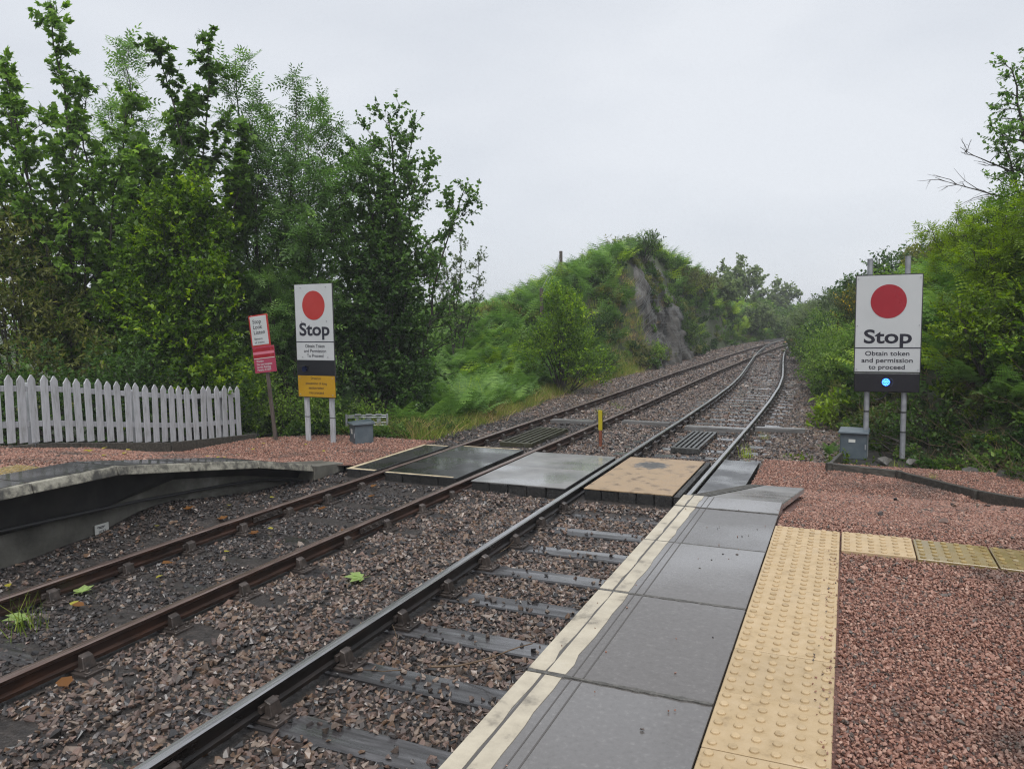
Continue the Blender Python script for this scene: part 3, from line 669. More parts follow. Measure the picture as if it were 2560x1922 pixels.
for i in range(10): tile(plat, po, .2, -.2 - .4 * i, z=.004 + rr.normal(0, .0012), tilt=(rr.normal(0, .003), rr.normal(0, .003)))
for i, k in enumerate(('tactile', 'tactile_moss', 'tactile_moss')): tile(plat, po, .605 + .402 * i, -.215 - .012 * i, k, z=.008 - .004 * i, tilt=(.01, .012 * i))

for i, (a, c) in enumerate(SLAB_Y[:-1]):                            # grit packed in the slab joints
    rj = rng_of(90 + i); b = MB(); y = c + .005; n = 26; xs = np.linspace(-.735, -.008, n + 1)
    wd = .005 + .004 * np.abs(rj.normal(size=n + 1)) + np.where(rj.uniform(size=n + 1) < .1, .007, 0)
    for k in range(n): b.hexa([(xs[k], y - wd[k], -.03), (xs[k + 1], y - wd[k + 1], -.03), (xs[k + 1], y + wd[k + 1], -.03), (xs[k], y + wd[k], -.03)], [(xs[k], y - wd[k], .0018), (xs[k + 1], y - wd[k + 1], .0018), (xs[k + 1], y + wd[k + 1], .0018), (xs[k], y + wd[k], .0018)])
    mobj('joint_dirt', b.mesh('joint_dirt', M['joint']), plat, -po)
# timber ramp from the slab end down towards the crossing
rampo = thing('timber_ramp', 'wet timber ramp boards leading from the slab platform to the crossing', 'ramp', (-.3, 1.6, -.5)); ro = Vector(rampo.location)
yb = [.692, 1.27, 1.85, 2.45]
for i in range(3):
    y0, y1 = yb[i] + .004, yb[i + 1] - .004; z0, z1 = -.012 - .145 * (y0 - .69), -.012 - .145 * (y1 - .69)
    xl = lambda y: -.44 + .14 * (y - .69) / 1.76 - .26 * (1 - (y - .69) / 1.76) * .55
    xr = lambda y: -.005 + .07 * (y - .69) / 1.76
    b = MB(); b.hexa([(xl(y0), y0, z0 - .05), (xr(y0), y0, z0 - .05), (xr(y1), y1, z1 - .05), (xl(y1), y1, z1 - .05)], [(xl(y0), y0, z0), (xr(y0), y0, z0), (xr(y1), y1, z1), (xl(y1), y1, z1)])
    mobj('board', b.mesh('board', M['asphalt'] if False else M['rubber_grey'], bevel=.006), rampo, -ro)
for i in range(4):
    def ex(y, k): 
        t = (y - .69) / 1.76; return (-.73 + .30 * t) + k * ((-.583 + .283 * t) - (-.73 + .30 * t))
    y0, y1 = .695, 2.42
    b = MB(); f0, f1 = i / 4 + .02, (i + 1) / 4 - .02
    zf = lambda y: -.008 - .145 * (y - .69)
    b.hexa([(ex(y0, f0), y0, zf(y0) - .05), (ex(y0, f1), y0, zf(y0) - .05), (ex(y1, f1), y1, zf(y1) - .05), (ex(y1, f0), y1, zf(y1) - .05)], [(ex(y0, f0), y0, zf(y0)), (ex(y0, f1), y0, zf(y0)), (ex(y1, f1), y1, zf(y1)), (ex(y1, f0), y1, zf(y1))])
    mobj('edge_strip', b.mesh('edge_strip', M['timber_edge']), rampo, -ro)
b = MB()
for y0, y1 in ((.7, 2.5), (2.5, 5.2)):
    z0, z1 = float(zR(y0)) - .07, float(zR(y1)) - .07; xa = -.68
    b.hexa([(xa, y0, -1.25), (xa + .14, y0, -1.25), (xa + .14, y1, -1.25), (xa, y1, -1.25)], [(xa, y0, z0), (xa + .14, y0, z0), (xa + .14, y1, z1), (xa, y1, z1)])
mobj('side_wall', b.mesh('side_wall', M['wall_dark']), rampo, -ro)

# ================================================================== left platform
platL = thing('station_platform', 'low ramped platform with flaking cream coping over a dark undercut wall', 'platform', (-7.3, 0, -1.2)); pl = Vector(platL.location)
LY = [-4.3, -3.35, -2.4, -1.45, -.45, .5, 1.5, 2.65, 3.8]
LZ = [float(zL(y)) + .005 for y in LY]
for i in range(len(LY) - 1):
    y0, y1, z0, z1 = LY[i] + .004, LY[i + 1] - .004, LZ[i], LZ[i + 1]
    b = MB(); b.hexa([(-7.66, y0, z0 - .10), (-6.9, y0, z0 - .10), (-6.9, y1, z1 - .10), (-7.66, y1, z1 - .10)], [(-7.66, y0, z0), (-6.93, y0, z0), (-6.93, y1, z1), (-7.66, y1, z1)])
    s = mobj('coping_slab', b.mesh('coping_slab', M['coping_worn'], bevel=.012, seg=2), platL, -pl)
    b = MB(); b.hexa([(-7.655, y0 + .006, z0 - .01), (-6.995, y0 + .006, z0 - .01), (-6.995, y1 - .006, z1 - .01), (-7.655, y1 - .006, z1 - .01)], [(-7.655, y0 + .006, z0 + .004), (-6.995, y0 + .006, z0 + .004), (-6.995, y1 - .006, z1 + .004), (-7.655, y1 - .006, z1 + .004)])
    mobj('surface', b.mesh('surface', M['asphalt']), s)
b = MB(); b.hexa([(-7.6, 3.81, -1.0), (-6.9, 3.81, -1.0), (-6.95, 4.6, -1.0), (-7.45, 4.6, -1.0)], [(-7.6, 3.81, -.762), (-6.9, 3.81, -.772), (-6.95, 4.6, -.868), (-7.45, 4.6, -.868)])
mobj('ramp_toe', b.mesh('ramp_toe', M['conc'], bevel=.01), platL, -pl)
b = MB()                                                          # concrete wall face set back under the coping
yy = [-6, -.45, .5, 1.5, 2.65, 3.8, 4.3]
for i in range(len(yy) - 1):
    z0, z1 = float(zL(yy[i])) - .115, float(zL(yy[i + 1])) - .115
    b.hexa([(-7.5, yy[i], -1.3), (-7.24, yy[i], -1.3), (-7.24, yy[i + 1], -1.3), (-7.5, yy[i + 1], -1.3)], [(-7.5, yy[i], z0), (-7.30, yy[i], z0), (-7.30, yy[i + 1], z1), (-7.5, yy[i + 1], z1)])
mobj('platform_wall', b.mesh('platform_wall', M['conc']), platL, -pl)
b = MB()
for i in range(len(yy) - 1):
    z0, z1 = float(zL(yy[i])) - .117, float(zL(yy[i + 1])) - .117; lo0, lo1 = min(-.66, z0 - .06) if i < 3 else z0 - .1, min(-.66, z1 - .06) if i < 2 else z1 - .1
    b.hexa([(-7.26, yy[i], lo0), (-7.22, yy[i], lo0), (-7.22, yy[i + 1], lo1), (-7.26, yy[i + 1], lo1)], [(-7.3, yy[i], z0), (-7.16, yy[i], z0), (-7.16, yy[i + 1], z1), (-7.3, yy[i + 1], z1)])
mobj('undercut_shade', b.mesh('undercut_shade', M['wall_dark']), platL, -pl)  # shade of the recess below the coping, painted as a near-black strip
b = MB(); b.tube([(-7.19, -6, -.5), (-7.19, -2.5, -.55), (-7.19, -.62, -.61), (-7.19, .97, -.675), (-7.19, 2.37, -.775), (-7.19, 2.99, -.835), (-7.17, 3.6, -.96), (-7.1, 3.95, -1.06)], .02, 8)
mobj('cable', b.mesh('cable', M['frame_dark'], smooth=True), platL, -pl)
b = MB(); b.box((-7.231, .5, -.915), (.008, .17, .17)); np_ = mobj('notice_plate', b.mesh('notice_plate', M['label_white']), platL, -pl)
mobj('number', TXT['n1'], np_, (-7.225, .5, -.93), (R(90), 0, R(90)))
b = MB()
for (w, z) in ((.10, -.86), (.06, -.875), (.05, -.975)): b.box((-7.226, .49, z), (.003, w, .008))
mobj('print', b.mesh('print', M['ink']), np_)
b = MB(); b.box((-7.08, 4.02, -.99), (.06, .30, .14)); b.box((-7.05, 4.02, -.99), (.03, .2, .035), 1); b.box((-7.05, 3.9, -.99), (.02, .03, .09)); b.box((-7.05, 4.14, -.99), (.02, .03, .09))
o = mobj('rusty_bracket', b.mesh('rusty_bracket', [M['rust'], M['wall_dark']], bevel=.006)); tag(o, 'small rust-red iron bracket at the toe of the flaking platform ramp', 'bracket')
for i in range(3): tile(platL, pl, -7.87, -.05 - .4 * i, 'tactile_moss', z=float(zL(-.5)) + .006, blisters=True)

# ================================================================== crossing decks
def deck(name, label, x0, x1, y0, y1, mat, nb, z=-.9, border=None, split=None, thick=.17):
    t = thing(name, label, 'crossing deck', ((x0 + x1) / 2, (y0 + y1) / 2, z - thick)); o = Vector(t.location)
    w = (x1 - x0) / nb; r = rng_of(int(abs(x0) * 100))
    for i in range(nb):
        b = MB(); b.box((x0 + w * (i + .5), (y0 + y1) / 2 + r.normal(0, .006), z - .012 - (thick - .012) / 2), (w - .012, y1 - y0 - .01, thick - .012))
        mobj('baulk', b.mesh('baulk', M['timber_dark'], bevel=.008), t, -o)
    cuts = [y0] + (split or []) + [y1]
    for a, c in zip(cuts[:-1], cuts[1:]):
        b = MB(); b.box((0, 0, 0), (x1 - x0, c - a - .006, .016)); mobj('surface', b.mesh('surface', mat, bevel=.003), t, Vector(((x0 + x1) / 2, (a + c) / 2, z - .004 + r.normal(0, .0015))) - o)
    for (bx0_, by0, bx1_, by1) in (border or []):
        n = 12; b = MB(); vert = (by1 - by0) > (bx1_ - bx0_)
        for k in range(n):
            f0, f1 = k / n, (k + 1) / n; j0 = r.uniform(.75, 1)
            if vert: b.box(((bx0_ + bx1_) / 2, by0 + (by1 - by0) * (f0 + f1) / 2, z + .0055), ((bx1_ - bx0_) * j0, (by1 - by0) / n, .003))
            else: b.box((bx0_ + (bx1_ - bx0_) * (f0 + f1) / 2, (by0 + by1) / 2, z + .0055), ((bx1_ - bx0_) / n, (by1 - by0) * j0, .003))
        mobj('painted_line', b.mesh('painted_line', M['cream_line']), t, -o)
    return t
deck('crossing_deck', 'narrow black deck edged in cream outside the rusty rails', -6.70, -6.17, 4.32, 6.70, M['asphalt'], 2, border=[(-6.70, 4.33, -6.63, 6.69), (-6.62, 4.33, -6.18, 4.40), (-6.62, 6.63, -6.18, 6.69)])
deck('crossing_deck', 'wet black deck between the rusty rails with a cream near edge', -5.97, -4.73, 4.28, 6.80, M['asphalt'], 4, border=[(-5.96, 4.29, -4.80, 4.35), (-5.9, 6.75, -4.8, 6.79)])
deck('crossing_deck', 'pale grey two-sheet deck between the two tracks', -4.46, -3.03, 4.22, 6.66, M['rubber_grey'], 5, split=[5.42])
deck('crossing_deck', 'worn orange-buff deck with a grey bald patch', -2.80, -1.60, 4.32, 6.74, M['deck_orange'], 5)
deck('crossing_deck', 'smooth dark grey deck beside the red gravel path', -1.33, -.80, 4.42, 6.98, M['asphalt'], 2)
b = MB(); b.box((0, 0, 0), (.075, 2.45, .13)); o = mobj('timber_flangeway', b.mesh('timber_flangeway', M['timber_dark'], bevel=.006), None, (-1.545, 5.53, -.975)); tag(o, 'dark flangeway timber along the right edge of the orange deck', 'timber')

# gratings beyond the crossing
def grating(label, x0, x1, y0, y1, z, mat, nb, rz):
    t = thing('cattle_grid', label, 'grating', ((x0 + x1) / 2, (y0 + y1) / 2, z - .1), rz); w, l = x1 - x0, y1 - y0
    for s in (-1, 1):
        b = MB(); b.box((0, s * l / 2, .05), (w + .06, .07, .10)); mobj('end_bar', b.mesh('end_bar', mat, bevel=.005), t)
    b = MB(); b.box((0, 0, .045), (w, .05, .06)); mobj('end_bar', b.mesh('end_bar', mat), t)
    for i in range(nb):
        x = -w / 2 + w * (i + .0) / (nb - 1)
        b = MB(); b.hexa([(x - .016, -l / 2, .03), (x + .016, -l / 2, .03), (x + .016, l / 2, .03), (x - .016, l / 2, .03)], [(x - .024, -l / 2, .102), (x + .024, -l / 2, .102), (x + .024, l / 2, .102), (x - .024, l / 2, .102)])
        mobj('bar', b.mesh('bar', mat), t)
    return t
grating('mossy dark anti-trespass grid between the rusty rails', -5.72, -5.10, 8.0, 10.0, -1.0, M['grid_moss'], 6, 0)
grating('steel anti-trespass grid between the shiny rails', -2.47, -2.02, 8.45, 10.5, -1.0, M['steel_grid'], 6, 0)

# cover planks lying across the tracks
for (x, y, L, w, lab, tilt) in ((-5.42, 11.35, 1.05, .27, 'short grey cover plank between the rusty rails', .03), (-3.75, 11.62, 1.1, .2, 'grey cover plank on the ballast between the two tracks', -.04),
                          (-2.15, 11.2, 1.25, .26, 'grey cover plank between the shiny rails', -.02), (-.85, 11.5, 1.0, .2, 'grey cover plank running from the shiny rail to the right bank', .03)):
    b = MB(); b.box((0, 0, .01), (L, w, .09)); b.box((0, -w * .2, .057), (L * .98, .02, .006)); b.box((L * .3, w * .25, .056), (.05, .05, .012))
    o = mobj('cover_plank', b.mesh('cover_plank', M['plank_grey'], bevel=.008), None, (x, y, -1.055), (0, 0, tilt)); tag(o, lab, 'plank')

# marker post
t = thing('marker_post', 'slim post with yellow upper half and rusty foot between the tracks', 'post', (-3.87, 8.52, -1.12))
b = MB(); b.box((0, 0, .18), (.055, .05, .36)); b.box((0, 0, .012), (.14, .12, .024)); mobj('foot', b.mesh('foot', M['rust'], bevel=.004), t)
b = MB(); b.box((0, 0, .55), (.075, .045, .38)); b.box((.041, 0, .55), (.006, .047, .38), 1); mobj('marker', b.mesh('marker', [M['yellow_paint'], M['sign_black']], bevel=.004), t)

# ================================================================== signs
def disc(r, mat, n=48):
    b = MB(); b.tube([(0, 0, 0), (0, -.003, 0)], r, n); return b.mesh('disc', mat)
def lay(t, key, x, z, y, parent=None): return mobj('lettering', TXT[key], parent or t, (x, y, z), (R(90), 0, 0))

# right stop board
t = thing('stop_sign', 'tall white stop board with crimson disc and lit blue lamp on two steel posts', 'sign', (1.0, 8.24, -.95), R(2)); T0 = 2.94; t.scale = (.965, 1, 1)
for x, h, zb in ((-.285, 3.19, 0), (.275, 3.21, .0)):
    b = MB(); b.tube([(x, .05, zb), (x, .05, h)], .043, 14); b.tube([(x, .05, h), (x, .05, h + .018)], .047, 14)
    p = mobj('post', b.mesh('post', M['galv'], smooth=False), t)
    for z in (.42, .74): b = MB(); b.tube([(x, .05, z), (x, .05, z + .025)], .0455, 14); mobj('clamp', b.mesh('clamp', M['frame_dark']), p)
b = MB(); b.box((0, 0, T0 - .77), (.975, .022, 1.54)); bd = mobj('board', b.mesh('board', M['sign_white'], bevel=.004), t)
b = MB()
for c, d in (((0, .002, T0 + .006), (.995, .03, .012)), ((0, .002, T0 - 1.546), (.995, .03, .012)), ((-.4935, .002, T0 - .77), (.012, .03, 1.54)), ((.4935, .002, T0 - .77), (.012, .03, 1.54))): b.box(c, d)
mobj('frame', b.mesh('frame', M['frame_dark']), t)
mobj('disc', disc(.268, M['sign_crimson']), bd, (0, -.0115, T0 - .415))
lay(t, 'stopR', 0, T0 - 1.075, -.0135, bd); b = MB(); b.box((0, -.0125, T0 - 1.155), (.973, .003, .016)); mobj('rule', b.mesh('rule', M['ink']), bd)
for k, z in (('r1', 1.277), ('r2', 1.387), ('r3', 1.495)): lay(t, k, 0, T0 - z, -.0135, bd)
for x, z in ((-.46, .05), (.46, .05), (-.46, .8), (.46, .8), (-.46, 1.5), (.46, 1.5)): b = MB(); b.tube([(x, -.011, T0 - z), (x, -.018, T0 - z)], .009, 6); mobj('bolt', b.mesh('bolt', M['galv']), bd)
b = MB(); b.box((0, .0, T0 - 1.71), (.975, .09, .305)); lb = mobj('lamp_box', b.mesh('lamp_box', M['sign_black'], bevel=.012), t)
lamp_z = T0 - 1.70
b = MB(); b.tube([(0, -.046, 0), (0, -.06, 0)], .062, 24); mobj('lens', b.mesh('lens', M['led_glow']), lb, (-.01, 0, lamp_z))
b = MB()
for ring, n in ((0, 1), (.026, 6), (.049, 12)):
    for k in range(n): b.tube([(ring * math.cos(6.283 * k / n), -.06, ring * math.sin(6.283 * k / n)), (ring * math.cos(6.283 * k / n), -.066, ring * math.sin(6.283 * k / n))], .009, 7)
mobj('light_emitters', b.mesh('light_emitters', M['led']), lb, (-.01, 0, lamp_z))
b = MB(); pts = [(.075 * math.cos(a), -.06, .075 * math.sin(a)) for a in np.linspace(-1.0, 1.0, 9)]; b.tube(pts, .006, 6); mobj('hood', b.mesh('hood', M['frame_dark']), lb, (.02, -.02, lamp_z))
b = MB(); b.tube([(-.29 + .33 * k / 12, .02, T0 - 1.87 - .12 * math.sin(math.pi * k / 12) - .0) for k in range(4, 13)], .009, 6); mobj('cable', b.mesh('cable', M['sign_black'], smooth=True), t)

# left stop board
t = thing('stop_sign', 'narrow white stop board with red disc, black lamp panel and yellow plate on white posts', 'sign', (-8.85, 6.38, -.96), R(-3)); T0 = 3.06
for x in (-.31, .31):
    b = MB(); b.box((x, .055, 1.52), (.10, .055, 3.04)); p = mobj('post', b.mesh('post', M['white_paint'], bevel=.006), t)
    b = MB(); b.box((x, .055, .52), (.105, .06, .014)); mobj('strap', b.mesh('strap', M['frame_dark']), p)
    b = MB(); b.box((x, .055, 3.055), (.13, .07, .02)); mobj('cap', b.mesh('cap', M['brown_post']), p)
b = MB(); b.box((0, 0, T0 - .72), (.918, .02, 1.44)); bd = mobj('board', b.mesh('board', M['sign_white'], bevel=.003), t)
b = MB()
for c, d in (((0, .002, T0 + .004), (.932, .024, .008)), ((-.4635, .002, T0 - .925), (.009, .024, 1.85)), ((.4635, .002, T0 - .925), (.009, .024, 1.85))): b.box(c, d)
mobj('frame', b.mesh('frame', M['frame_dark']), t)
mobj('disc', disc(.275, M['sign_red']), bd, (0, -.0105, T0 - .40)); lay(t, 'stopL', 0, T0 - .965, -.0125, bd)
b = MB(); b.box((0, -.011, T0 - 1.09), (.916, .003, .016)); mobj('rule', b.mesh('rule', M['ink']), bd)
for k, z in (('l1', 1.20), ('l2', 1.293), ('l3', 1.385)): lay(t, k, 0, T0 - z, -.0125, bd)
b = MB(); b.box((0, -.0, T0 - 1.59), (.916, .03, .295)); lb = mobj('lamp_panel', b.mesh('lamp_panel', M['sign_black'], bevel=.004), t)
b = MB(); b.tube([(0, -.015, 0), (0, -.05, 0)], .055, 20); mobj('lens', b.mesh('lens', M['led_off']), lb, (-.26, 0, T0 - 1.61))
b = MB(); b.hexa([(-.33, -.02, T0 - 1.555), (-.15, -.02, T0 - 1.555), (-.17, -.13, T0 - 1.545), (-.31, -.13, T0 - 1.545)], [(-.33, -.02, T0 - 1.545), (-.15, -.02, T0 - 1.545), (-.17, -.13, T0 - 1.535), (-.31, -.13, T0 - 1.535)]); mobj('hood', b.mesh('hood', M['frame_dark']), lb)
b = MB(); b.box((0, -.004, T0 - 1.942), (.905, .022, .408)); yb_ = mobj('caption_plate', b.mesh('caption_plate', M['sign_yellow'], bevel=.003), t); yb_['label'] = 'yellow plate with black lettering'
b = MB(); b.box((0, .01, T0 - 2.152), (.90, .012, .012)); mobj('lower_edge', b.mesh('lower_edge', M['frame_dark']), yb_)
for k, z in (('y1', 1.81), ('y2', 1.905), ('y3', 1.992), ('y4', 2.085)): lay(t, k, 0, T0 - z, -.017, yb_)

def bolts(parent, pts, y):
    for x, z in pts: b = MB(); b.tube([(x, y, z), (x, y - .008, z)], .011, 6); mobj('bolt', b.mesh('bolt', M['galv']), parent)
bolts(bd, [(-.31, T0 - .06), (.31, T0 - .06), (-.31, T0 - .7), (.31, T0 - .7), (-.31, T0 - 1.38), (.31, T0 - 1.38)], -.01)
bolts(yb_, [(-.4, T0 - 1.78), (.4, T0 - 1.78), (-.4, T0 - 2.1), (.4, T0 - 2.1)], -.015)
# stop look listen
t = thing('warning_sign', 'leaning brown post with stop look listen board above a red trespass notice', 'sign', (-9.78, 6.2, -.96), R(4)); t.rotation_euler = (R(-1), R(-6), R(4))
b = MB(); b.box((0, .04, 1.16), (.065, .05, 2.32)); mobj('post', b.mesh('post', M['brown_post'], bevel=.004), t)
b = MB(); b.box((-.04, 0, 2.21), (.45, .018, .62)); b1 = mobj('border', b.mesh('border', M['sign_red'], bevel=.003), t)
b = MB(); b.box((-.04, -.006, 2.215), (.385, .014, .56)); f1 = mobj('face', b.mesh('face', M['sign_white'], bevel=.002), b1)
for k, z in (('s1', 2.355), ('s2', 2.25), ('s3', 2.145), ('s4', 2.035), ('s5', 1.965)): mobj('lettering', TXT[k], b1, (-.175, -.0145, z), (R(90), 0, 0))
b = MB(); b.box((.0, -.002, 1.645), (.51, .016, .51)); b2 = mobj('trespass_notice', b.mesh('trespass_notice', M['sign_magenta'], bevel=.003), t); b2['label'] = 'faded red notice with pale lettering'
b = MB(); b.box((0, -.011, 1.84), (.495, .004, .07), 0); b.box((0, -.011, 1.715), (.495, .004, .06), 0); mobj('band', b.mesh('band', M['sign_crimson']), b2)
b = MB(); b.box((0, -.011, 1.672), (.49, .004, .012)); b.box((0, -.011, 1.776), (.49, .004, .05), 1); mobj('rule', b.mesh('rule', [M['label_white'], M['sign_pink']]), b2)
for k, z in (('w1', 1.60), ('w2', 1.54), ('w3', 1.485), ('w4', 1.43)): mobj('lettering', TXT[k], b2, (-.19, -.0115, z), (R(90), 0, 0))

# ================================================================== lineside boxes
def cabinet(label, loc, w, d, h, rz, flap):
    t = thing('equipment_cabinet', label, 'cabinet', loc, rz)
    b = MB(); b.box((0, 0, h / 2), (w, d, h)); mobj('body', b.mesh('body', M['box_grey'], bevel=.01), t)
    b = MB(); b.hexa([(-w / 2 - .03, -d / 2 - .04, h), (w / 2 + .03, -d / 2 - .04, h), (w / 2 + .03, d / 2 + .03, h), (-w / 2 - .03, d / 2 + .03, h)], [(-w / 2 - .025, -d / 2 - .035, h + .03), (w / 2 + .025, -d / 2 - .035, h + .03), (w / 2 + .02, d / 2 + .02, h + .06), (-w / 2 - .02, d / 2 + .02, h + .06)])
    mobj('lid', b.mesh('lid', M['box_grey'], bevel=.006), t)
    b = MB(); b.box((-.02, -d / 2 - .004, h * .72), (.10, .006, .05)); b.box((-.01, -d / 2 - .004, h * .60), (.085, .006, .035)) if flap else None
    mobj('label_plate', b.mesh('label_plate', M['label_white']), t)
    b = MB(); b.box((w / 2 - .02, -d / 2 - .006, h * .5), (.02, .012, .08)); mobj('hasp', b.mesh('hasp', M['galv']), t)
cabinet('grey equipment cabinet in the weeds beside the lit stop board', (.55, 8.25, -.97), .40, .34, .42, R(-4), False)
cabinet('grey equipment cabinet beside the white posts of the narrow stop board', (-8.03, 6.62, -.96), .36, .36, .40, R(-38), True)
t = thing('tubular_rack', 'low galvanised tube rack in the undergrowth behind the cabinet', 'rack', (-8.6, 7.62, -1.05), R(24))
for x in (-.42, .42): b = MB(); b.tube([(x, 0, 0), (x, 0, .53)], .024, 8); mobj('post', b.mesh('post', M['galv']), t)
for z in (.30, .35, .46, .50): b = MB(); b.tube([(-.44, 0, z), (.44, 0, z)], .013, 6); mobj('rail', b.mesh('rail', M['galv']), t)
for x in (-.18, .05, .25): b = MB(); b.box((x, -.005, .52), (.12, .05, .03)); b.box((x, -.005, .38), (.08, .03, .12)); mobj('bracket', b.mesh('bracket', M['galv']), t)

# ================================================================== picket fence
fence = thing('picket_fence', 'white painted pointed picket fence beside the red gravel', 'fence', (-10.5, 2.5, -.6)); fo = Vector(fence.location)
r = rng_of(9)
def fz(y): return float(np.interp(y, [-4, 1.4, 2.15, 2.97, 3.95, 4.85, 5.95], [-.16, -.30, -.39, -.51, -.68, -.80, -.88]))
PK = []
for v in range(4):
    b = MB(); w = .110 * r.uniform(.95, 1.05); th = .022; h = r.uniform(.97, 1.0)
    pr = [(-w / 2, 0), (w / 2, 0), (w / 2, h - .075), (.008, h), (-.008, h), (-w / 2, h - .075)]
    b.add([(-th / 2, y, z) for y, z in pr] + [(th / 2, y, z) for y, z in pr], [(5, 4, 3, 2, 1, 0), (6, 7, 8, 9, 10, 11)] + [(i, (i + 1) % 6, 6 + (i + 1) % 6, 6 + i) for i in range(6)])
    me = b.mesh('picket', M['white_paint'], bevel=.003); bm = bmesh.new(); bm.from_mesh(me); bmesh.ops.recalc_face_normals(bm, faces=bm.faces); bm.to_mesh(me); bm.free(); PK.append(me)
for k in range(-14, 27):
    y = 1.42 + .1752 * k
    mobj('picket', PK[int(r.integers(0, 4))], fence, Vector((-10.46, y, fz(y) + .06)) - fo, (r.normal(0, .012), r.normal(0, .008), 0))
for h in (.30, .82):
    ya = [-1.2, 1.0, 2.2, 3.4, 4.7, 6.0]
    for a, c in zip(ya[:-1], ya[1:]):
        b = MB(); x = -10.495
        b.hexa([(x - .025, a, fz(a) + h), (x + .022, a, fz(a) + h), (x + .022, c, fz(c) + h), (x - .025, c, fz(c) + h)], [(x - .025, a, fz(a) + h + .085), (x + .022, a, fz(a) + h + .085), (x + .022, c, fz(c) + h + .085), (x - .025, c, fz(c) + h + .085)])
        mobj('fence_rail', b.mesh('fence_rail', M['white_paint'], bevel=.003), fence, -fo)
for y in (-.3, 1.98, 3.75, 5.62): b = MB(); b.box((-10.57, y, fz(y) + .42), (.10, .10, 1.05)); mobj('fence_post', b.mesh('fence_post', M['white_paint'], bevel=.005), fence, -fo)
for a, c in ((-2, 1.9), (1.95, 2.6), (2.62, 4.3), (4.32, 6.4)):
    b = MB(); b.hexa([(-10.47, a, fz(a) - .13), (-10.415, a, fz(a) - .13), (-10.415, c, fz(c) - .13), (-10.47, c, fz(c) - .13)], [(-10.47, a, fz(a) + .045), (-10.415, a, fz(a) + .045), (-10.415, c, fz(c) + .045), (-10.47, c, fz(c) + .045)])
    mobj('gravel_board', b.mesh('gravel_board', M['timber_edge'], bevel=.006), fence, -fo)

# ================================================================== timber edging on the right
edge = thing('timber_edging', 'low weathered timber edging kinked across the red gravel', 'edging', (1.1, 6.5, -.95)); eo = Vector(edge.location)
EP = [(.36, 7.75), (.22, 6.78), (1.08, 6.52), (1.92, 5.55), (2.35, 4.3), (2.8, 3.1)]
for (x0, y0), (x1, y1) in zip(EP[:-1], EP[1:]):
    d = Vector((x1 - x0, y1 - y0)); L = d.length; nrm = Vector((-d.y, d.x)) / L * .028; z0, z1 = float(zR(y0)), float(zR(y1)); zt = .09
    c = [(x0 - nrm.x, y0 - nrm.y), (x1 - nrm.x, y1 - nrm.y), (x1 + nrm.x, y1 + nrm.y), (x0 + nrm.x, y0 + nrm.y)]; zz = [z0, z1, z1, z0]
    b = MB(); b.hexa([(p[0], p[1], z - .06) for p, z in zip(c, zz)], [(p[0], p[1], z + zt) for p, z in zip(c, zz)])
    mobj('board', b.mesh('board', M['timber_edge'], bevel=.008), edge, -eo)
for (x, y) in ((.2, 6.72), (1.12, 6.44), (1.9, 5.48), (2.37, 4.2)): b = MB(); b.box((x, y, float(zR(y)) + .02), (.07, .07, .17), rz=.5); mobj('peg', b.mesh('peg', M['timber_edge'], bevel=.008), edge, -eo)

# ================================================================== vegetation
def unit(v): return v / (np.linalg.norm(v, axis=-1, keepdims=True) + 1e-9)

def _diamond(x0, y0, dx, dy, w, lift=.0):
    L = math.hypot(dx, dy); nx, ny = -dy / L, dx / L; m = .45
    v = [(x0, y0, 0), (x0 + dx * m + nx * w, y0 + dy * m + ny * w, lift), (x0 + dx, y0 + dy, -lift * .6), (x0 + dx * m - nx * w, y0 + dy * m - ny * w, lift)]
    return v, [(0, 1, 2), (0, 2, 3)]
def _join(parts):
    V, F = [], []
    for v, f in parts: b = len(V); V += v; F += [tuple(b + i for i in t) for t in f]
    return np.array(V, float), np.array(F, int)
LEAF = {
    'oval': _join([_diamond(0, 0, 0, 1, .3, .07)]),
    'round': (np.array([(0, 0, 0), (.34, .25, .05), (.40, .62, .06), (0, 1, -.03), (-.40, .62, .06), (-.34, .25, .05)], float), np.array([(0, 1, 2), (0, 2, 3), (0, 3, 4), (0, 4, 5)])),
    'maple': _join([_diamond(0, .05, 0, .95, .27, .04), _diamond(0, .08, .52, .6, .24, .05), _diamond(0, .08, -.52, .6, .24, .05), _diamond(0, .1, .45, .1, .17, .03), _diamond(0, .1, -.45, .1, .17, .03)]),
    'ash': _join([_diamond(0, .12 + .22 * i, s * .30, .16, .055, .03) for i in range(4) for s in (-1, 1)] + [_diamond(0, .9, 0, .34, .06, .02)]),
    'lance': _join([_diamond(0, 0, 0, 1, .16, .04)]),
    'needle': _join([_diamond(0, 0, 0, 1, .09, .0)]),
}
def leaves_geo(r, pos, axis, nrm, size, kind, tint):
    V, F = LEAF[kind]; k = len(V); n = len(pos)
    a = unit(axis); nn = unit(nrm - a * (nrm * a).sum(1, keepdims=True)); sd = np.cross(a, nn)
    v = pos[:, None, :] + size[:, None, None] * (V[None, :, 0:1] * sd[:, None, :] + V[None, :, 1:2] * a[:, None, :] + V[None, :, 2:3] * nn[:, None, :])
    f = (np.arange(n)[:, None, None] * k + F[None]).reshape(-1, 3)
    return v.reshape(-1, 3), f, np.repeat(tint, k)

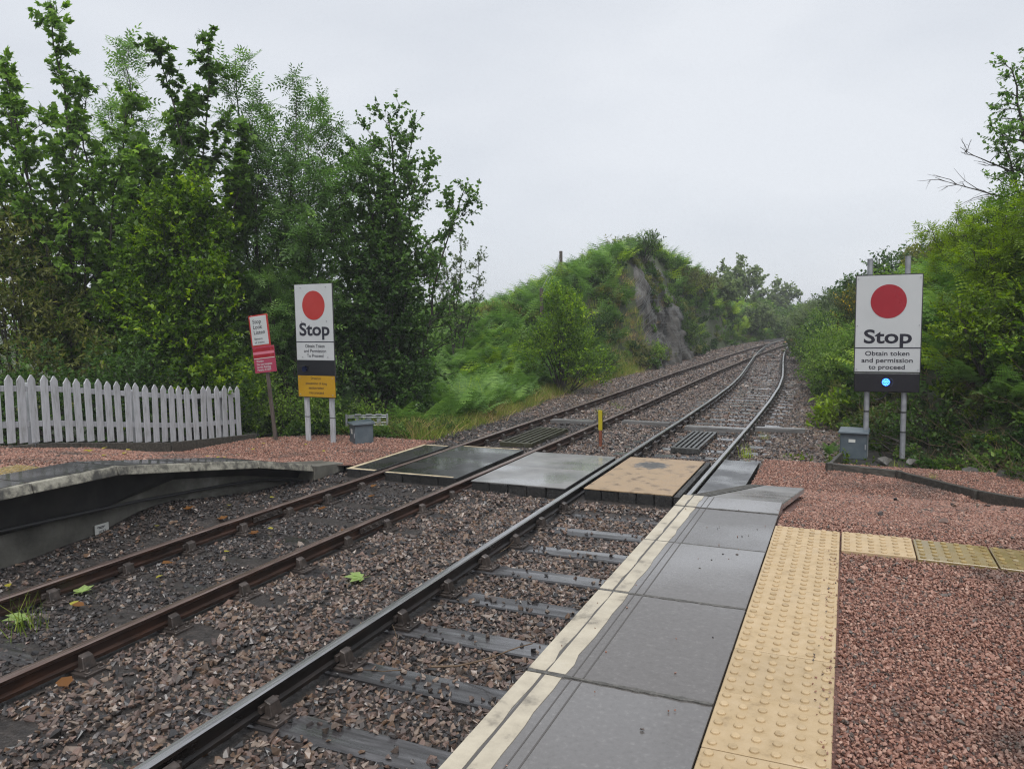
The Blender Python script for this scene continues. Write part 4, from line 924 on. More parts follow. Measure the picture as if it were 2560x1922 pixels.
class Wood:
    def __init__(s): s.V = []; s.F = []; s.n = 0
    def tube(s, P, rad, sides):
        P = np.asarray(P, float); m = len(P); t = unit(np.gradient(P, axis=0)); ref = np.array([.31, .95, .05]); a = unit(ref - t * (t @ ref)[:, None]); b = np.cross(t, a)
        ang = np.arange(sides) * 2 * math.pi / sides
        ring = P[:, None, :] + np.asarray(rad)[:, None, None] * (np.cos(ang)[None, :, None] * a[:, None, :] + np.sin(ang)[None, :, None] * b[:, None, :])
        i = np.arange(m - 1)[:, None] * sides; k = np.arange(sides)[None, :]; k2 = (k + 1) % sides
        s.F.append(s.n + np.stack([i + k, i + k2, i + sides + k2, i + sides + k], -1).reshape(-1, 4)); s.V.append(ring.reshape(-1, 3)); s.n += m * sides
    def mesh(s, name, mat):
        me = np_mesh(name, np.concatenate(s.V), np.concatenate(s.F), mat); me.polygons.foreach_set('use_smooth', [True] * len(me.polygons)); return me

def poly(r, p, d, L, n, wander, lift):
    pts = [np.array(p, float)]; d = np.array(d, float)
    for i in range(n):
        d = d + r.normal(0, wander, 3); d[2] += lift; d = d / np.linalg.norm(d); pts.append(pts[-1] + d * L / n)
    return np.array(pts)

class Foliage:
    def __init__(s, r, kind, size, tint=.45, droop=.35, spread=.9, tv=.13): s.r, s.kind, s.size, s.tint, s.droop, s.spread, s.tv = r, kind, size, tint, droop, spread, tv; s.p, s.a, s.n, s.s, s.t = [], [], [], [], []
    def twig(s, P, n, dt=0.0, lo=.1):
        r = s.r; P = np.asarray(P); t = r.uniform(lo, 1.0, n); i = np.minimum((t * (len(P) - 1)).astype(int), len(P) - 2); f = (t * (len(P) - 1) - i)[:, None]
        pos = P[i] * (1 - f) + P[i + 1] * f; d = unit(P[i + 1] - P[i])
        a = d * .55 + r.normal(0, s.spread, (n, 3)) * .7; a[:, 2] -= s.droop * .5
        nr = np.array([0, 0, 1.0]) + r.normal(0, .45, (n, 3)) + d * .15
        s.p.append(pos); s.a.append(a); s.n.append(nr); s.s.append(s.size * r.lognormal(0, .2, n)); s.t.append(s.tint + dt + r.normal(0, s.tv * .7) + r.normal(0, s.tv * .7, n))
    def mesh(s, name, mat):
        c = np.concatenate; v, f, t = leaves_geo(s.r, c(s.p), c(s.a), c(s.n), c(s.s), s.kind, np.clip(c(s.t), 0, 1)); return np_mesh(name, v, f, mat, t)

def stems_tree(name, label, base, stems, leaf, size, mat, seed, n1=16, l1=1.6, n2=7, l2=.5, nl=9, t1=.2, lift=.06, tint=.45, tiplen=.25, ang=.9, group=None, droop=.35, tip=(0, 0), bark='bark', tv=.13):
    """several bent stems > limbs > twigs > leaves; stems are end points relative to the base"""
    r = rng_of(seed); base = np.array([base[0], base[1], Hs(base[0], base[1]) - .05 if len(base) < 3 else base[2]])
    t = thing(name, label, 'tree' if 'tree' in name else 'shrub', tuple(base), 0, group); W = Wood(); Fo = Foliage(r, leaf, size, tint, droop, tv=tv)
    for (dx, dy, dz, rad) in stems:
        e = np.array([dx, dy, dz - base[2]]); L = np.linalg.norm(e); n = 12; u = np.linspace(0, 1, n + 1)[:, None]
        wob = np.cumsum(r.normal(0, .035 * L / n ** .5, (n + 1, 3)), 0) * np.array([1, 1, .2]); wob -= u * wob[-1]
        P = u * e + np.array([dx, dy, 0]) * (u ** 1.5 - u) * .5 + wob; P += np.array([r.normal(0, .1), r.normal(0, .1), 0]) * (1 - u)
        rr = .72 * rad * (1 - u[:, 0] * .92) + .005; W.tube(P, rr, 7)
        Fo.twig(P[-4:], max(8, nl * 2), .08)
        for j in range(n1):
            tt = t1 + (1 - t1) * ((j + r.uniform(0, 1)) / n1) ** 1.3; i = min(int(tt * n), n - 1); p = P[i] + (P[i + 1] - P[i]) * (tt * n - i); d = unit(P[i + 1] - P[i])
            rad_d = unit(np.cross(d, r.normal(size=3))); dirv = unit(d * math.cos(ang) + rad_d * math.sin(ang))
            ll = l1 * ((1 - tt) ** .7 * (1 - tiplen) + tiplen) * r.uniform(.6, 1.25) * (1.0 if tt > .3 else .8)
            B = poly(r, p, dirv, ll, 5, .16, lift); rb = rr[i] * .5; W.tube(B, np.linspace(rb, .004, 6), 4)
            for q in range(n2):
                s_ = .2 + .8 * (q + r.uniform(0, 1)) / n2; ii = min(int(s_ * 5), 4); pp = B[ii] + (B[ii + 1] - B[ii]) * (s_ * 5 - ii)
                dd = unit(unit(B[ii + 1] - B[ii]) * .6 + r.normal(0, .6, 3)); T = poly(r, pp, dd, l2 * r.uniform(.5, 1.2), 3, .2, lift * .5)
                W.tube(T, np.linspace(.006, .0025, 4), 3); Fo.twig(T, max(2, int(nl * r.uniform(.6, 1.3))), .10 * s_)
            Fo.twig(B[3:], max(3, nl // 2), .12)
    mobj('trunk', W.mesh('trunk', M[bark]), t); mobj('crown', Fo.mesh('crown', mat if not isinstance(mat, str) else M[mat]), t)
    return t

def lump_bush(name, label, base, lumps, leaf, size, mat, seed, dens=26, nl=9, l2=.35, tint=.42, group=None, cat='shrub', up=.3, tv=.14, inner=.35, flowers=None, absolute=False):
    """shrub: twigs spread through the volume of overlapping lumps (cx, cy, cz, rx, ry, rz; relative to the foot)"""
    r = rng_of(seed); z0 = Hs(base[0], base[1]) - .05 if len(base) < 3 else base[2]; t = thing(name, label, cat, (base[0], base[1], z0), 0, group)
    W = Wood(); Fo = Foliage(r, leaf, size, tint, .3, tv=tv); FF = Foliage(r, 'round', .035, .5, .1) if flowers else None
    for (cx, cy, cz, rx, ry, rz) in lumps:
        c = np.array([cx, cy, cz - (z0 if absolute else 0)]); rad = np.array([rx, ry, rz])
        area = 4 * math.pi * ((rx * ry) ** 1.6 / 3 + (rx * rz) ** 1.6 / 3 + (ry * rz) ** 1.6 / 3) ** (1 / 1.6); n = int(area * dens)
        foot = np.zeros(3); nst = 4
        for k in range(nst):
            e = c + r.normal(0, .3, 3) * rad; u = np.linspace(0, 1, 6)[:, None]; P = foot * (1 - u) + e * u + r.normal(0, .04, (6, 3)) * u * (1 - u) * 4
            W.tube(P, np.linspace(.028 + .012 * rz, .008, 6), 5)
        ph = r.uniform(0, 6.28, 6)
        for k in range(n):
            d = unit(r.normal(size=3)); 
            if d[2] < -.45: d[2] *= -1
            bumpy = 1 + .16 * math.sin(3.1 * d[0] + ph[0]) * math.sin(2.7 * d[1] + ph[1]) + .13 * math.sin(5.3 * d[2] + ph[2] + 4 * d[0]) + .10 * math.sin(9 * d[1] + ph[3]) * math.sin(8 * d[0] + ph[4])
            f = r.uniform(.35, .82) if r.uniform() < inner else r.uniform(.82, 1.0)
            p = c + d * rad * f * bumpy
            if p[2] < .03: continue
            cl = math.sin(2.1 * (p[0] + .6 * p[2]) + ph[0]) * math.sin(2.6 * p[2] + 1.1 * p[1] + ph[5]) + .6 * math.sin(5.1 * p[0] + ph[2] + 3 * p[1]) * math.sin(4.7 * p[2] + ph[3])
            if f > .8 and cl < -.35 and r.uniform() < .75: continue
            dd = unit(d * np.array([1, 1, .8]) + np.array([0, 0, up]) + r.normal(0, .45, 3)); T = poly(r, p - dd * l2 * .4, dd, l2 * r.uniform(.6, 1.4), 2, .15, .02)
            if k % 3 == 0 and base[1] < 50: W.tube(T, (.005, .004, .0025), 3)
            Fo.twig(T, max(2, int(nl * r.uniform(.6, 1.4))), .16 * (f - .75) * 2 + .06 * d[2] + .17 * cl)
            if FF and r.uniform() < flowers and d[2] > -.2 and f > .8: FF.twig(T, 9)
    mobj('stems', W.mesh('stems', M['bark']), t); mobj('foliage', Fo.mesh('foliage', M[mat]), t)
    if FF: mobj('flowers', FF.mesh('flowers', M['gorse']), t)
    return t

# ---- left wood behind the fence
stems_tree('sycamore_tree', 'tall sycamore with leaning shoots and lobed leaves behind the picket fence', (-14.6, 6.2), [(.9, -1.3, 5.2, .05), (1.9, -.2, 5.0, .05), (-1.4, -2.6, 5.8, .06), (.3, -.8, 7.85, .09), (-1.1, -1.4, 6.9, .07), (.6, -2.0, 6.2, .07), (1.2, .1, 6.0, .06), (-.6, -2.3, 5.4, .06), (-.2, .3, 6.6, .06)], 'maple', .125, 'lf_syc', 1, n1=28, l1=1.55, n2=8, l2=.42, nl=8, t1=.14, tint=.4, tiplen=.10, lift=.1, ang=.75, droop=.6)
stems_tree('sycamore_tree', 'sycamore with two upright leafy leaders above the big bright shrub', (-13.2, 7.6), [(1.6, .2, 4.9, .05), (-1.2, -.3, 5.3, .05), (-.1, -.6, 7.45, .08), (1.0, -.2, 7.3, .06), (-.5, .2, 6.0, .06), (1.3, .5, 5.6, .05)], 'maple', .13, 'lf_syc', 2, n1=28, l1=1.6, n2=8, l2=.42, nl=8, t1=.14, tint=.42, tiplen=.10, lift=.1, ang=.75, droop=.6)
stems_tree('ash_tree', 'slender ash with a drooping feathery tip between the two sycamores', (-15.3, 8.4), [(.4, -.9, 7.6, .07), (-.7, -.4, 6.4, .05), (1.2, .2, 6.0, .05)], 'ash', .29, 'lf_ash', 3, n1=26, l1=1.7, n2=7, l2=.36, nl=5, t1=.2, tint=.5, ang=.85)
stems_tree('ash_tree', 'multi-stemmed ash with open feathery crown behind the trespass notice', (-12.2, 9.2), [(2.2, .5, 5.2, .05), (1.9, -.3, 4.6, .05), (-.9, -.3, 5.2, .05), (-.2, -.8, 7.35, .08), (.5, .4, 6.75, .07), (-.4, .5, 6.6, .06), (1.1, .3, 6.2, .06), (.2, -.9, 5.9, .05), (1.7, .2, 5.8, .05)], 'ash', .29, 'lf_ash', 4, n1=26, l1=1.7, n2=6, l2=.38, nl=5, t1=.18, tint=.46, ang=.85)
stems_tree('alder_tree', 'dark alder with a long limb reaching out towards the railway', (-9.9, 10.6), [(.1, 0, 6.3, .11), (.75, .1, 5.8, .07), (-.6, .3, 6.0, .07), (2.3, -.35, 4.3, .06), (1.1, -.2, 5.0, .06), (-.2, -.6, 5.4, .06), (.4, -.5, 4.6, .05), (-1.6, .1, 5.2, .06), (-1.3, -.5, 4.2, .05), (-.9, .2, 5.6, .05)], 'round', .075, 'lf_alder', 5, n1=34, l1=1.35, n2=9, l2=.36, nl=13, t1=.18, tint=.45, ang=.9, droop=.15, tiplen=.3)
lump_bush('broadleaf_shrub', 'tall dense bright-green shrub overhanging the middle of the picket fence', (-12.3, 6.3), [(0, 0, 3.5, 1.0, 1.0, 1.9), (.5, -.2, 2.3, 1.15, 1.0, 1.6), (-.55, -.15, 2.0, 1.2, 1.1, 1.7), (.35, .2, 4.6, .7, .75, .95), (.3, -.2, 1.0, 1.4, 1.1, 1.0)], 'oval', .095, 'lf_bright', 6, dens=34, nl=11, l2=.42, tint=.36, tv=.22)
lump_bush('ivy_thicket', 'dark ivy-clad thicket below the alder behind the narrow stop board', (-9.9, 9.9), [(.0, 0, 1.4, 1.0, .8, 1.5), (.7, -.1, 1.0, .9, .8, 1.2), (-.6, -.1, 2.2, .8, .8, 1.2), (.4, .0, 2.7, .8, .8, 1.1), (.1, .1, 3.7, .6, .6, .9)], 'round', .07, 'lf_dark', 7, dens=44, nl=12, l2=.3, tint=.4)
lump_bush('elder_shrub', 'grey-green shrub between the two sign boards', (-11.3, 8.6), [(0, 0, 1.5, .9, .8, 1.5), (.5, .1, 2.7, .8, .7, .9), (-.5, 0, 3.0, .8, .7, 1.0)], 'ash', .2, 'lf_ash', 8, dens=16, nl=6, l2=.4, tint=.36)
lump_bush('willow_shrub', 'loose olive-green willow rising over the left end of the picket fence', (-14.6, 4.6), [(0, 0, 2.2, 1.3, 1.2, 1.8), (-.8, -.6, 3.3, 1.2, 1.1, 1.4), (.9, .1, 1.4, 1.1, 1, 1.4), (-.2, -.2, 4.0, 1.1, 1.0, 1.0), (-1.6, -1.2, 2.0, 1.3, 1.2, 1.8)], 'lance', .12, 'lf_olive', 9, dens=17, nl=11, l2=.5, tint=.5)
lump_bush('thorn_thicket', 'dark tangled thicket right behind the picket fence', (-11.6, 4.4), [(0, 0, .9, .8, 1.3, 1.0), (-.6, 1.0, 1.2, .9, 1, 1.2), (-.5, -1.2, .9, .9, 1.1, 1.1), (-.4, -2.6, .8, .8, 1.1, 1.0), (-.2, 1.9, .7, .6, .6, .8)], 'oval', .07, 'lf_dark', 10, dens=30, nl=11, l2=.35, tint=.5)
lump_bush('hazel_shrub', 'mid-green shrub filling the gap behind the willow and sycamore', (-17.5, 8.5), [(0, 0, 3.0, 2.0, 1.6, 2.6), (1.8, .8, 3.2, 1.6, 1.5, 2.8), (-1.8, -1.6, 2.6, 1.6, 1.5, 2.2), (.9, .3, 5.2, 1.4, 1.2, 1.4)], 'round', .10, 'lf_syc', 11, dens=9, nl=10, l2=.5, tint=.42)
lump_bush('hazel_shrub', 'dense shrub filling the gap between ash and alder', (-13.2, 12.6), [(0, 0, 2.6, 1.8, 1.5, 2.6), (2.0, .2, 2.6, 1.4, 1.4, 2.4), (-2.2, -.6, 2.8, 1.7, 1.5, 2.6), (.6, 0, 4.9, 1.3, 1.2, 1.3), (-1.5, -.4, 5.1, 1.3, 1.2, 1.3)], 'round', .085, 'lf_alder', 12, dens=8, nl=10, l2=.45, tint=.42)
lump_bush('bramble_thicket', 'low bramble thicket at the foot of the trespass notice', (-10.6, 7.4), [(0, 0, .3, .8, .55, .55), (.8, .35, .35, .7, .5, .5), (-.6, .2, .6, .6, .6, .8), (1.7, .6, .3, .6, .5, .45)], 'oval', .06, 'lf_mid', 13, dens=48, nl=9, l2=.28, tint=.42)

# ---- hill
stems_tree('thorn_tree', 'small thin thorn tree on the bracken slope beside the alder', (-11.9, 17.8), [(.2, .1, 4.1, .045), (-.4, 0, 3.7, .035), (.8, .2, 3.5, .035), (-.1, -.2, 3.1, .03), (-.8, .1, 3.1, .03)], 'oval', .085, 'lf_pale_haze', 20, n1=15, l1=.9, n2=7, l2=.3, nl=10, t1=.3, tint=.45)
lump_bush('hawthorn_shrub', 'rounded green hawthorn standing alone at the foot of the bracken slope', (-8.0, 17.7), [(0, 0, 1.3, 1.25, 1.0, 1.35), (.1, 0, 2.5, .85, .8, 1.0), (.6, .2, .9, .9, .8, .9), (-.5, -.1, 1.7, .9, .8, 1.0), (-.1, .1, 3.1, .5, .5, .6)], 'oval', .075, 'lf_bright', 21, dens=40, nl=10, l2=.32, tint=.34, tv=.16)
lump_bush('hawthorn_shrub', 'dark low shrub just right of the lone hawthorn', (-8.3, 20.6), [(0, 0, .7, .9, .9, .8), (-.5, .4, 1.2, .8, .8, .8)], 'oval', .075, 'lf_mid', 22, dens=30, nl=9, tint=.3)
for i, (x, y, w, h, mt, lab) in enumerate(((-10.6, 20.2, .8, 1.0, 'lf_mid', 'rounded shrub in the bracken up and left of the lone hawthorn'), (-9.4, 25.2, .9, 1.1, 'lf_dark', 'dark shrub in the bracken just below the rock face'), (-12.6, 22.6, .9, .9, 'lf_olive', 'olive shrub in the upper bracken below the hilltop fence'), (-8.6, 24.0, .7, .9, 'lf_mid', 'green shrub at the trackside between hawthorn and rock face'), (-8.15, 30.2, .75, 1.0, 'lf_mid', 'green shrub at the foot of the nearest end of the rock face'), (-14.5, 20.5, 1.0, 1.1, 'lf_mid', 'shrub on the bracken slope right of the thin thorn tree'))):
    lump_bush('hillside_shrub', lab, (x, y), [(0, 0, h * .5, w, w, h * .65), (w * .5, .1, h * .6, w * .6, w * .6, h * .5), (-w * .4, 0, h * .4, w * .6, w * .6, h * .5)], 'oval', .085, mt, 130 + i, dens=26, nl=9, l2=.35, tint=.38)
lump_bush('broom_shrub', 'dark shrub at the foot of the netted rock face', (-8.3, 38.2), [(0, 0, 1.1, .9, 1.1, 1.3), (-.3, 1.4, 1.6, .9, 1.1, 1.3), (0, 2.6, 1.0, .8, 1, 1.1), (-.6, .8, 2.5, .8, .9, .8)], 'lance', .13, 'lf_mid', 23, dens=18, nl=10, l2=.5, tint=.28)
lump_bush('broom_shrub', 'dark shrub hanging over the far end of the rock face', (-9.2, 43), [(0, 0, .6, 1.2, 1.8, .9), (0, 3, .5, 1.2, 1.8, .8), (.3, 6, .4, 1.2, 1.8, .7)], 'lance', .16, 'lf_olive', 24, dens=12, nl=9, l2=.5, tint=.35)
for i, (x, y, h, lab, mt) in enumerate(((-10.9, 34.2, 1.1, 'brownish bush on the hilltop above the rock face', 'lf_olive'), (-9.3, 33.6, 1.3, 'spiky dark bush on the brink of the rock face', 'lf_mid'), (-12.3, 33.4, .9, 'low green bush on the hilltop left of the brownish one', 'lf_mid'), (-14.2, 29.5, .8, 'small bush on the skyline beside the hilltop fence', 'lf_mid'))):
    lump_bush('hilltop_bush', lab, (x, y), [(0, 0, h * .5, .75, .7, h * .6), (.4, .1, h * .7, .45, .45, h * .5)], 'lance', .14, mt, 30 + i, dens=22, nl=9, l2=.45, tint=.38, up=.8)
stems_tree('far_tree', 'round-headed distant tree beyond the rock cutting', (-9.9, 73), [(.2, 0, 6.6, .16), (-1.4, .3, 6.1, .12), (1.4, 0, 6.0, .12), (-2.4, 0, 5.3, .1), (2.3, 0, 5.0, .1), (.3, -1, 5.6, .1)], 'round', .24, 'lf_pale_haze', 40, n1=13, l1=1.8, n2=6, l2=.7, nl=11, t1=.3, tint=.5)
stems_tree('far_tree', 'smaller distant round tree closing the view along the line', (-8.0, 96), [(0, 0, 5.3, .16), (-1.6, .2, 4.7, .12), (1.6, 0, 4.8, .12), (2.6, 0, 3.9, .1), (-2.6, 0, 3.8, .1)], 'round', .3, 'lf_pale_haze', 41, n1=12, l1=1.8, n2=5, l2=.8, nl=10, t1=.25, tint=.55)
for i, (x, y, w, h, lab) in enumerate(((-8.8, 56, 1.6, 1.9, 'pale green bush beside the far left rail'), (-7.6, 66, 1.8, 2.2, 'bush where the left bank meets the far bend'), (-5.8, 80, 2.4, 1.8, 'broad bush on the outside of the far bend'), (-2.2, 92, 3.0, 1.9, 'bushy growth straight ahead at the end of the line'), (-12, 60, 1.8, 1.1, 'bush on top of the far left bank'), (-4.6, 104, 3.0, 2.0, 'pale distant scrub behind the far bend'))):
    lump_bush('far_bush', lab, (x, y), [(0, 0, h * .45, w, w, h * .6), (w * .5, .3, h * .5, w * .7, w * .7, h * .55), (-w * .6, .2, h * .4, w * .7, w * .7, h * .5)], 'round', .2, 'lf_pale_haze', 50 + i, dens=9, nl=10, l2=.6, tint=.5)

# ---- right bank
for i, (x, y, w, h, mt, lab) in enumerate(((.35, 17.5, .95, 1.5, 'lf_mid', 'green hedge bush leaning over the shiny rail, first beyond the laurel'), (-.1, 21.5, .95, 1.9, 'lf_mid', 'hedge bush beside the shiny rail below the yellow gorse'), (-.2, 25.5, 1.0, 2.1, 'lf_dark', 'dark hedge bush beside the shiny rail beyond the gorse'),
                                     (-.55, 30, 1.2, 2.3, 'lf_mid', 'hedge bush where the shiny rail starts to bend'), (-1.1, 36, 1.3, 2.4, 'lf_pale_haze', 'hedge bush beside the turnout'), (-1.6, 44, 1.6, 2.9, 'lf_pale_haze', 'tall dark hedge bush on the inside of the far bend'), (-1.6, 54, 1.8, 3.0, 'lf_pale_haze', 'last hedge bush on the inside of the far bend'))):
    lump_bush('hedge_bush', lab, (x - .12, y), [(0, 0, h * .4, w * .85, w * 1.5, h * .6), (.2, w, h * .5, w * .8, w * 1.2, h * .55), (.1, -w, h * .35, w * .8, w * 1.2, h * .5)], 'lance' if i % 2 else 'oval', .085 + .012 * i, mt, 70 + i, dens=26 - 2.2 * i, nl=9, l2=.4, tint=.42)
lump_bush('gorse_bush', 'gorse bush with yellow flowers above the hedge', (.75, 20.5), [(0, 0, .9, .6, .7, .9), (-.3, -.2, 1.2, .45, .45, .7)], 'needle', .11, 'lf_olive', 80, dens=40, nl=12, l2=.4, tint=.35, up=.8, flowers=.33)
lump_bush('laurel_shrub', 'low glossy rhododendron with long pale leaves beside the shiny rail', (.35, 12.7), [(0, 0, .22, .65, .7, .38), (.45, .3, .35, .6, .7, .4), (-.1, 1.0, .25, .5, .6, .35)], 'lance', .16, 'lf_lime', 81, dens=26, nl=8, l2=.25, tint=.35)
for i, (x, y, h, lab) in enumerate(((2.75, 10.4, 1.9, 'lime-green ash sapling right behind the lit stop board'), (3.6, 10.0, 1.7, 'tall lime-green ash sapling at the right of the bank'), (3.2, 12.2, 1.7, 'lime-green ash sapling higher on the bank below the dark tree'), (2.4, 13.6, 1.9, 'pale ash sapling behind the upper edge of the lit stop board'))):
    stems_tree('ash_sapling', lab, (x, y), [(.1, 0, Hs(x, y) + h, .03), (.45, -.2, Hs(x, y) + h * .85, .022), (-.4, -.15, Hs(x, y) + h * .85, .022), (-.1, -.4, Hs(x, y) + h * .7, .02), (.2, .35, Hs(x, y) + h * .75, .02)], 'ash', .21, 'lf_lime' if i != 2 else 'lf_bright', 90 + i, n1=12, l1=.7, n2=5, l2=.25, nl=4, t1=.1, tint=.45, ang=.9)
stems_tree('bank_tree', 'dark leaning tree with bare dead limbs at the top of the right bank', (4.05, 13.4), [(-.75, -.3, 6.2, .10), (-.2, .2, 6.6, .08), (.5, 0, 6.2, .07), (-.9, -.5, 5.0, .06), (-.1, -.6, 4.6, .05)], 'oval', .085, 'lf_alder', 95, n1=20, l1=.95, n2=6, l2=.3, nl=9, t1=.42, tint=.5)
def dead_branch(t, p, d, L, seed):
    r = rng_of(seed); W = Wood(); B = poly(r, p, d, L, 8, .12, .03); W.tube(B, np.linspace(.022, .004, 9), 5)
    for k in range(9):
        i = r.integers(1, 8); q = poly(r, B[i], unit(unit(B[i + 1] - B[i]) + r.normal(0, .5, 3)), L * r.uniform(.15, .4), 4, .2, .03); W.tube(q, np.linspace(.010, .0025, 5), 3)
        for m in range(2): W.tube(poly(r, q[2], unit(unit(q[3] - q[2]) + r.normal(0, .6, 3)), L * .12, 2, .2, .02), (.005, .003, .002), 3)
    mobj('dead_limb', W.mesh('dead_limb', M['bark']), t)
bt = [o for o in bpy.data.objects if o.name.startswith('bank_tree')][0]; bz = bt.location.z
dead_branch(bt, (-.4, -.3, 3.6 - bz), (-.95, -.3, .12), 1.75, 1); dead_branch(bt, (-.5, -.2, 4.1 - bz), (-.9, -.3, .5), 1.3, 2); dead_branch(bt, (-.3, -.5, 3.3 - bz), (-1, -.4, .0), 1.3, 3)
for i, (x, y, w, h, mt, lab) in enumerate(((1.3, 28, 1.3, 1.3, 'lf_dark', 'dark bush on the right skyline nearest the gorse'), (2.6, 27.5, 1.5, 1.7, 'lf_dark', 'tall dark bush on the right skyline, second from the gorse'), (4.3, 26, 1.8, 1.7, 'lf_olive', 'olive bush along the right skyline'), (6.4, 25, 2.0, 1.7, 'lf_mid', 'green bush on the right skyline beneath the leaning tree'),
                                     (1.9, 20.5, .9, 1.0, 'lf_mid', 'rounded bush halfway up the right bank'), (.5, 36, 1.3, 1.2, 'lf_pale_haze', 'bush on the right skyline above the turnout'), (.3, 44, 1.6, 1.5, 'lf_dark', 'dark far bush on the right skyline'))):
    lump_bush('skyline_bush', lab, (x, y), [(0, 0, h * .4, w, w, h * .6), (w * .5, 0, h * .55, w * .6, w * .6, h * .5), (-w * .5, .1, h * .45, w * .6, w * .6, h * .5)], 'oval', .12, mt, 110 + i, dens=15, nl=9, l2=.45, tint=.42)
lump_bush('bramble_patch', 'bramble patch around the steel posts of the lit stop board', (1.75, 9.3), [(0, 0, .3, .9, .5, .45), (.9, .1, .35, .8, .5, .5), (-.9, .3, .2, .6, .5, .35), (1.7, -.4, .3, .8, .5, .5)], 'oval', .065, 'lf_mid', 120, dens=34, nl=8, l2=.3, tint=.3)
lump_bush('bank_shrub', 'yellow-green leafy shrub on the bank right of the lit stop board', (2.55, 9.4), [(0, 0, .7, .7, .6, .7), (.5, .1, 1.1, .6, .6, .6), (-.3, .2, 1.1, .5, .5, .6)], 'oval', .075, 'lf_lime', 123, dens=40, nl=9, l2=.3, tint=.35)
lump_bush('bank_shrub', 'mid-green shrub low on the bank above the grey boulder', (3.3, 8.6), [(0, 0, .5, .7, .5, .6), (.7, .1, .7, .6, .5, .6)], 'oval', .075, 'lf_bright', 124, dens=40, nl=9, l2=.3, tint=.4)
lump_bush('weed_clump', 'leafy weed clump round the foot of the right-hand cabinet', (.38, 7.95), [(0, 0, .12, .28, .18, .24), (-.35, .1, .06, .35, .2, .12), (.45, .05, .08, .2, .15, .16)], 'oval', .05, 'lf_lime', 121, dens=80, nl=8, l2=.12, tint=.3)
lump_bush('weed_clump', 'flat green weed patch on the ballast left of the right-hand cabinet', (-.25, 8.7), [(0, 0, .05, .45, .3, .1), (.35, .15, .05, .3, .25, .12)], 'oval', .05, 'lf_lime', 122, dens=80, nl=8, l2=.1, tint=.3)

# ---- bracken fronds and grass tufts
def frond(r, L, W_, mat_t, n=15, sub=5):
    """one arching bracken frond: stalk, paired pinnae, toothed with pinnules"""
    V, F, T = [], [], []
    arch = r.uniform(.7, 1.2); az = r.uniform(0, 6.28); tilt = r.uniform(.15, .55)
    u = np.linspace(0, 1, 12); th = tilt + arch * u ** 1.6; ds = L / 11
    y = np.concatenate([[0], np.cumsum(np.sin(th[1:]) * ds)]); z = np.concatenate([[0], np.cumsum(np.cos(th[1:]) * ds)])
    tt = np.full(0, 0.0); base_t = r.normal(.5, .12)
    def pt(s): return np.array([0, np.interp(s, u, y), np.interp(s, u, z)])
    for i in range(10):                                            # stalk
        a, b_ = pt(i / 10), pt((i + 1) / 10); w = .006 * (1 - i / 12); k = len(V)
        V += [a + [w, 0, 0], a - [w, 0, 0], b_ - [w, 0, 0], b_ + [w, 0, 0]]; F += [(k, k + 1, k + 2), (k, k + 2, k + 3)]; T += [base_t - .1] * 4
    for i in range(n):
        s = .28 + .72 * (i / (n - 1)) ** .95; p = pt(s); tg = unit(pt(min(s + .03, 1)) - pt(s - .03)); ln = W_ * ((1 - s) / .72) ** .75 * (.75 + .25 * min(1, i / 2)) + .015
        for sd in (-1, 1):
            d = unit(np.array([sd, 0, 0]) * .93 + tg * .38 + np.array([0, 0, -.12 + r.normal(0, .06)])); nrm = unit(np.cross(np.array([sd, 0, 0.]), tg) * sd + r.normal(0, .12, 3)); sdv = np.cross(nrm, d)
            tv = base_t + r.normal(0, .08); wv = max(.012, ln * .17)
            for q in range(sub):
                f0, f1 = q / sub, (q + 1) / sub; wq = wv * (1 - f0) ** .7
                a = p + d * ln * f0; m = p + d * ln * (f0 + f1 * 1.0) / 2; e = p + d * ln * min(1, f1 + .06); dr = np.array([0, 0, -.18 * ln * f1 * f1]); k = len(V)
                V += [a + dr * .6, m + sdv * wq + d * wq * .3 + dr, e + dr, m - sdv * wq + d * wq * .3 + dr]; F += [(k, k + 1, k + 2), (k, k + 2, k + 3)]; T += [tv] * 4
    V = np.array(V); c, s = math.cos(az), math.sin(az); V = V @ np.array([[c, s, 0], [-s, c, 0], [0, 0, 1]])
    return V, np.array(F), np.array(T)
def bracken_mesh(seed, mat, nf=6, L=(.8, 1.25), n=15, sub=5, low=False):
    r = rng_of(seed); V, F, T, k = [], [], [], 0
    for i in range(nf):
        l = r.uniform(*L); v, f, t = frond(r, l, l * r.uniform(.27, .36), .5, n, sub); v[:, :2] += r.normal(0, .07, 2); V.append(v); F.append(f + k); T.append(t); k += len(v)
    return np_mesh('bracken', np.concatenate(V), np.concatenate(F), M[mat], np.clip(np.concatenate(T), 0, 1))
def grass_mesh(seed, mat, n=34, h=.3, spread=.09, lean=.5):
    r = rng_of(seed); V, F, T = [], [], []
    for i in range(n):
        hh = h * r.uniform(.5, 1.2); p = np.append(r.normal(0, spread, 2), 0); d = np.append(r.normal(0, lean * .5, 2), 1.0); bend = np.append(r.normal(0, lean, 2), -.15); w = .0035 + .002 * r.uniform(); sdv = unit(np.cross(d, r.normal(size=3))); k = len(V); tv = r.normal(.5, .2)
        for s in (0, .5, 1): q = p + d * hh * s + bend * hh * s * s * .5; V += [q + sdv * w * (1 - s * .9), q - sdv * w * (1 - s * .9)]; T += [tv, tv]
        F += [(k, k + 1, k + 3), (k, k + 3, k + 2), (k + 2, k + 3, k + 5), (k + 2, k + 5, k + 4)]
    return np_mesh('grass_tuft', np.array(V), np.array(F), M[mat], np.clip(np.array(T), 0, 1))
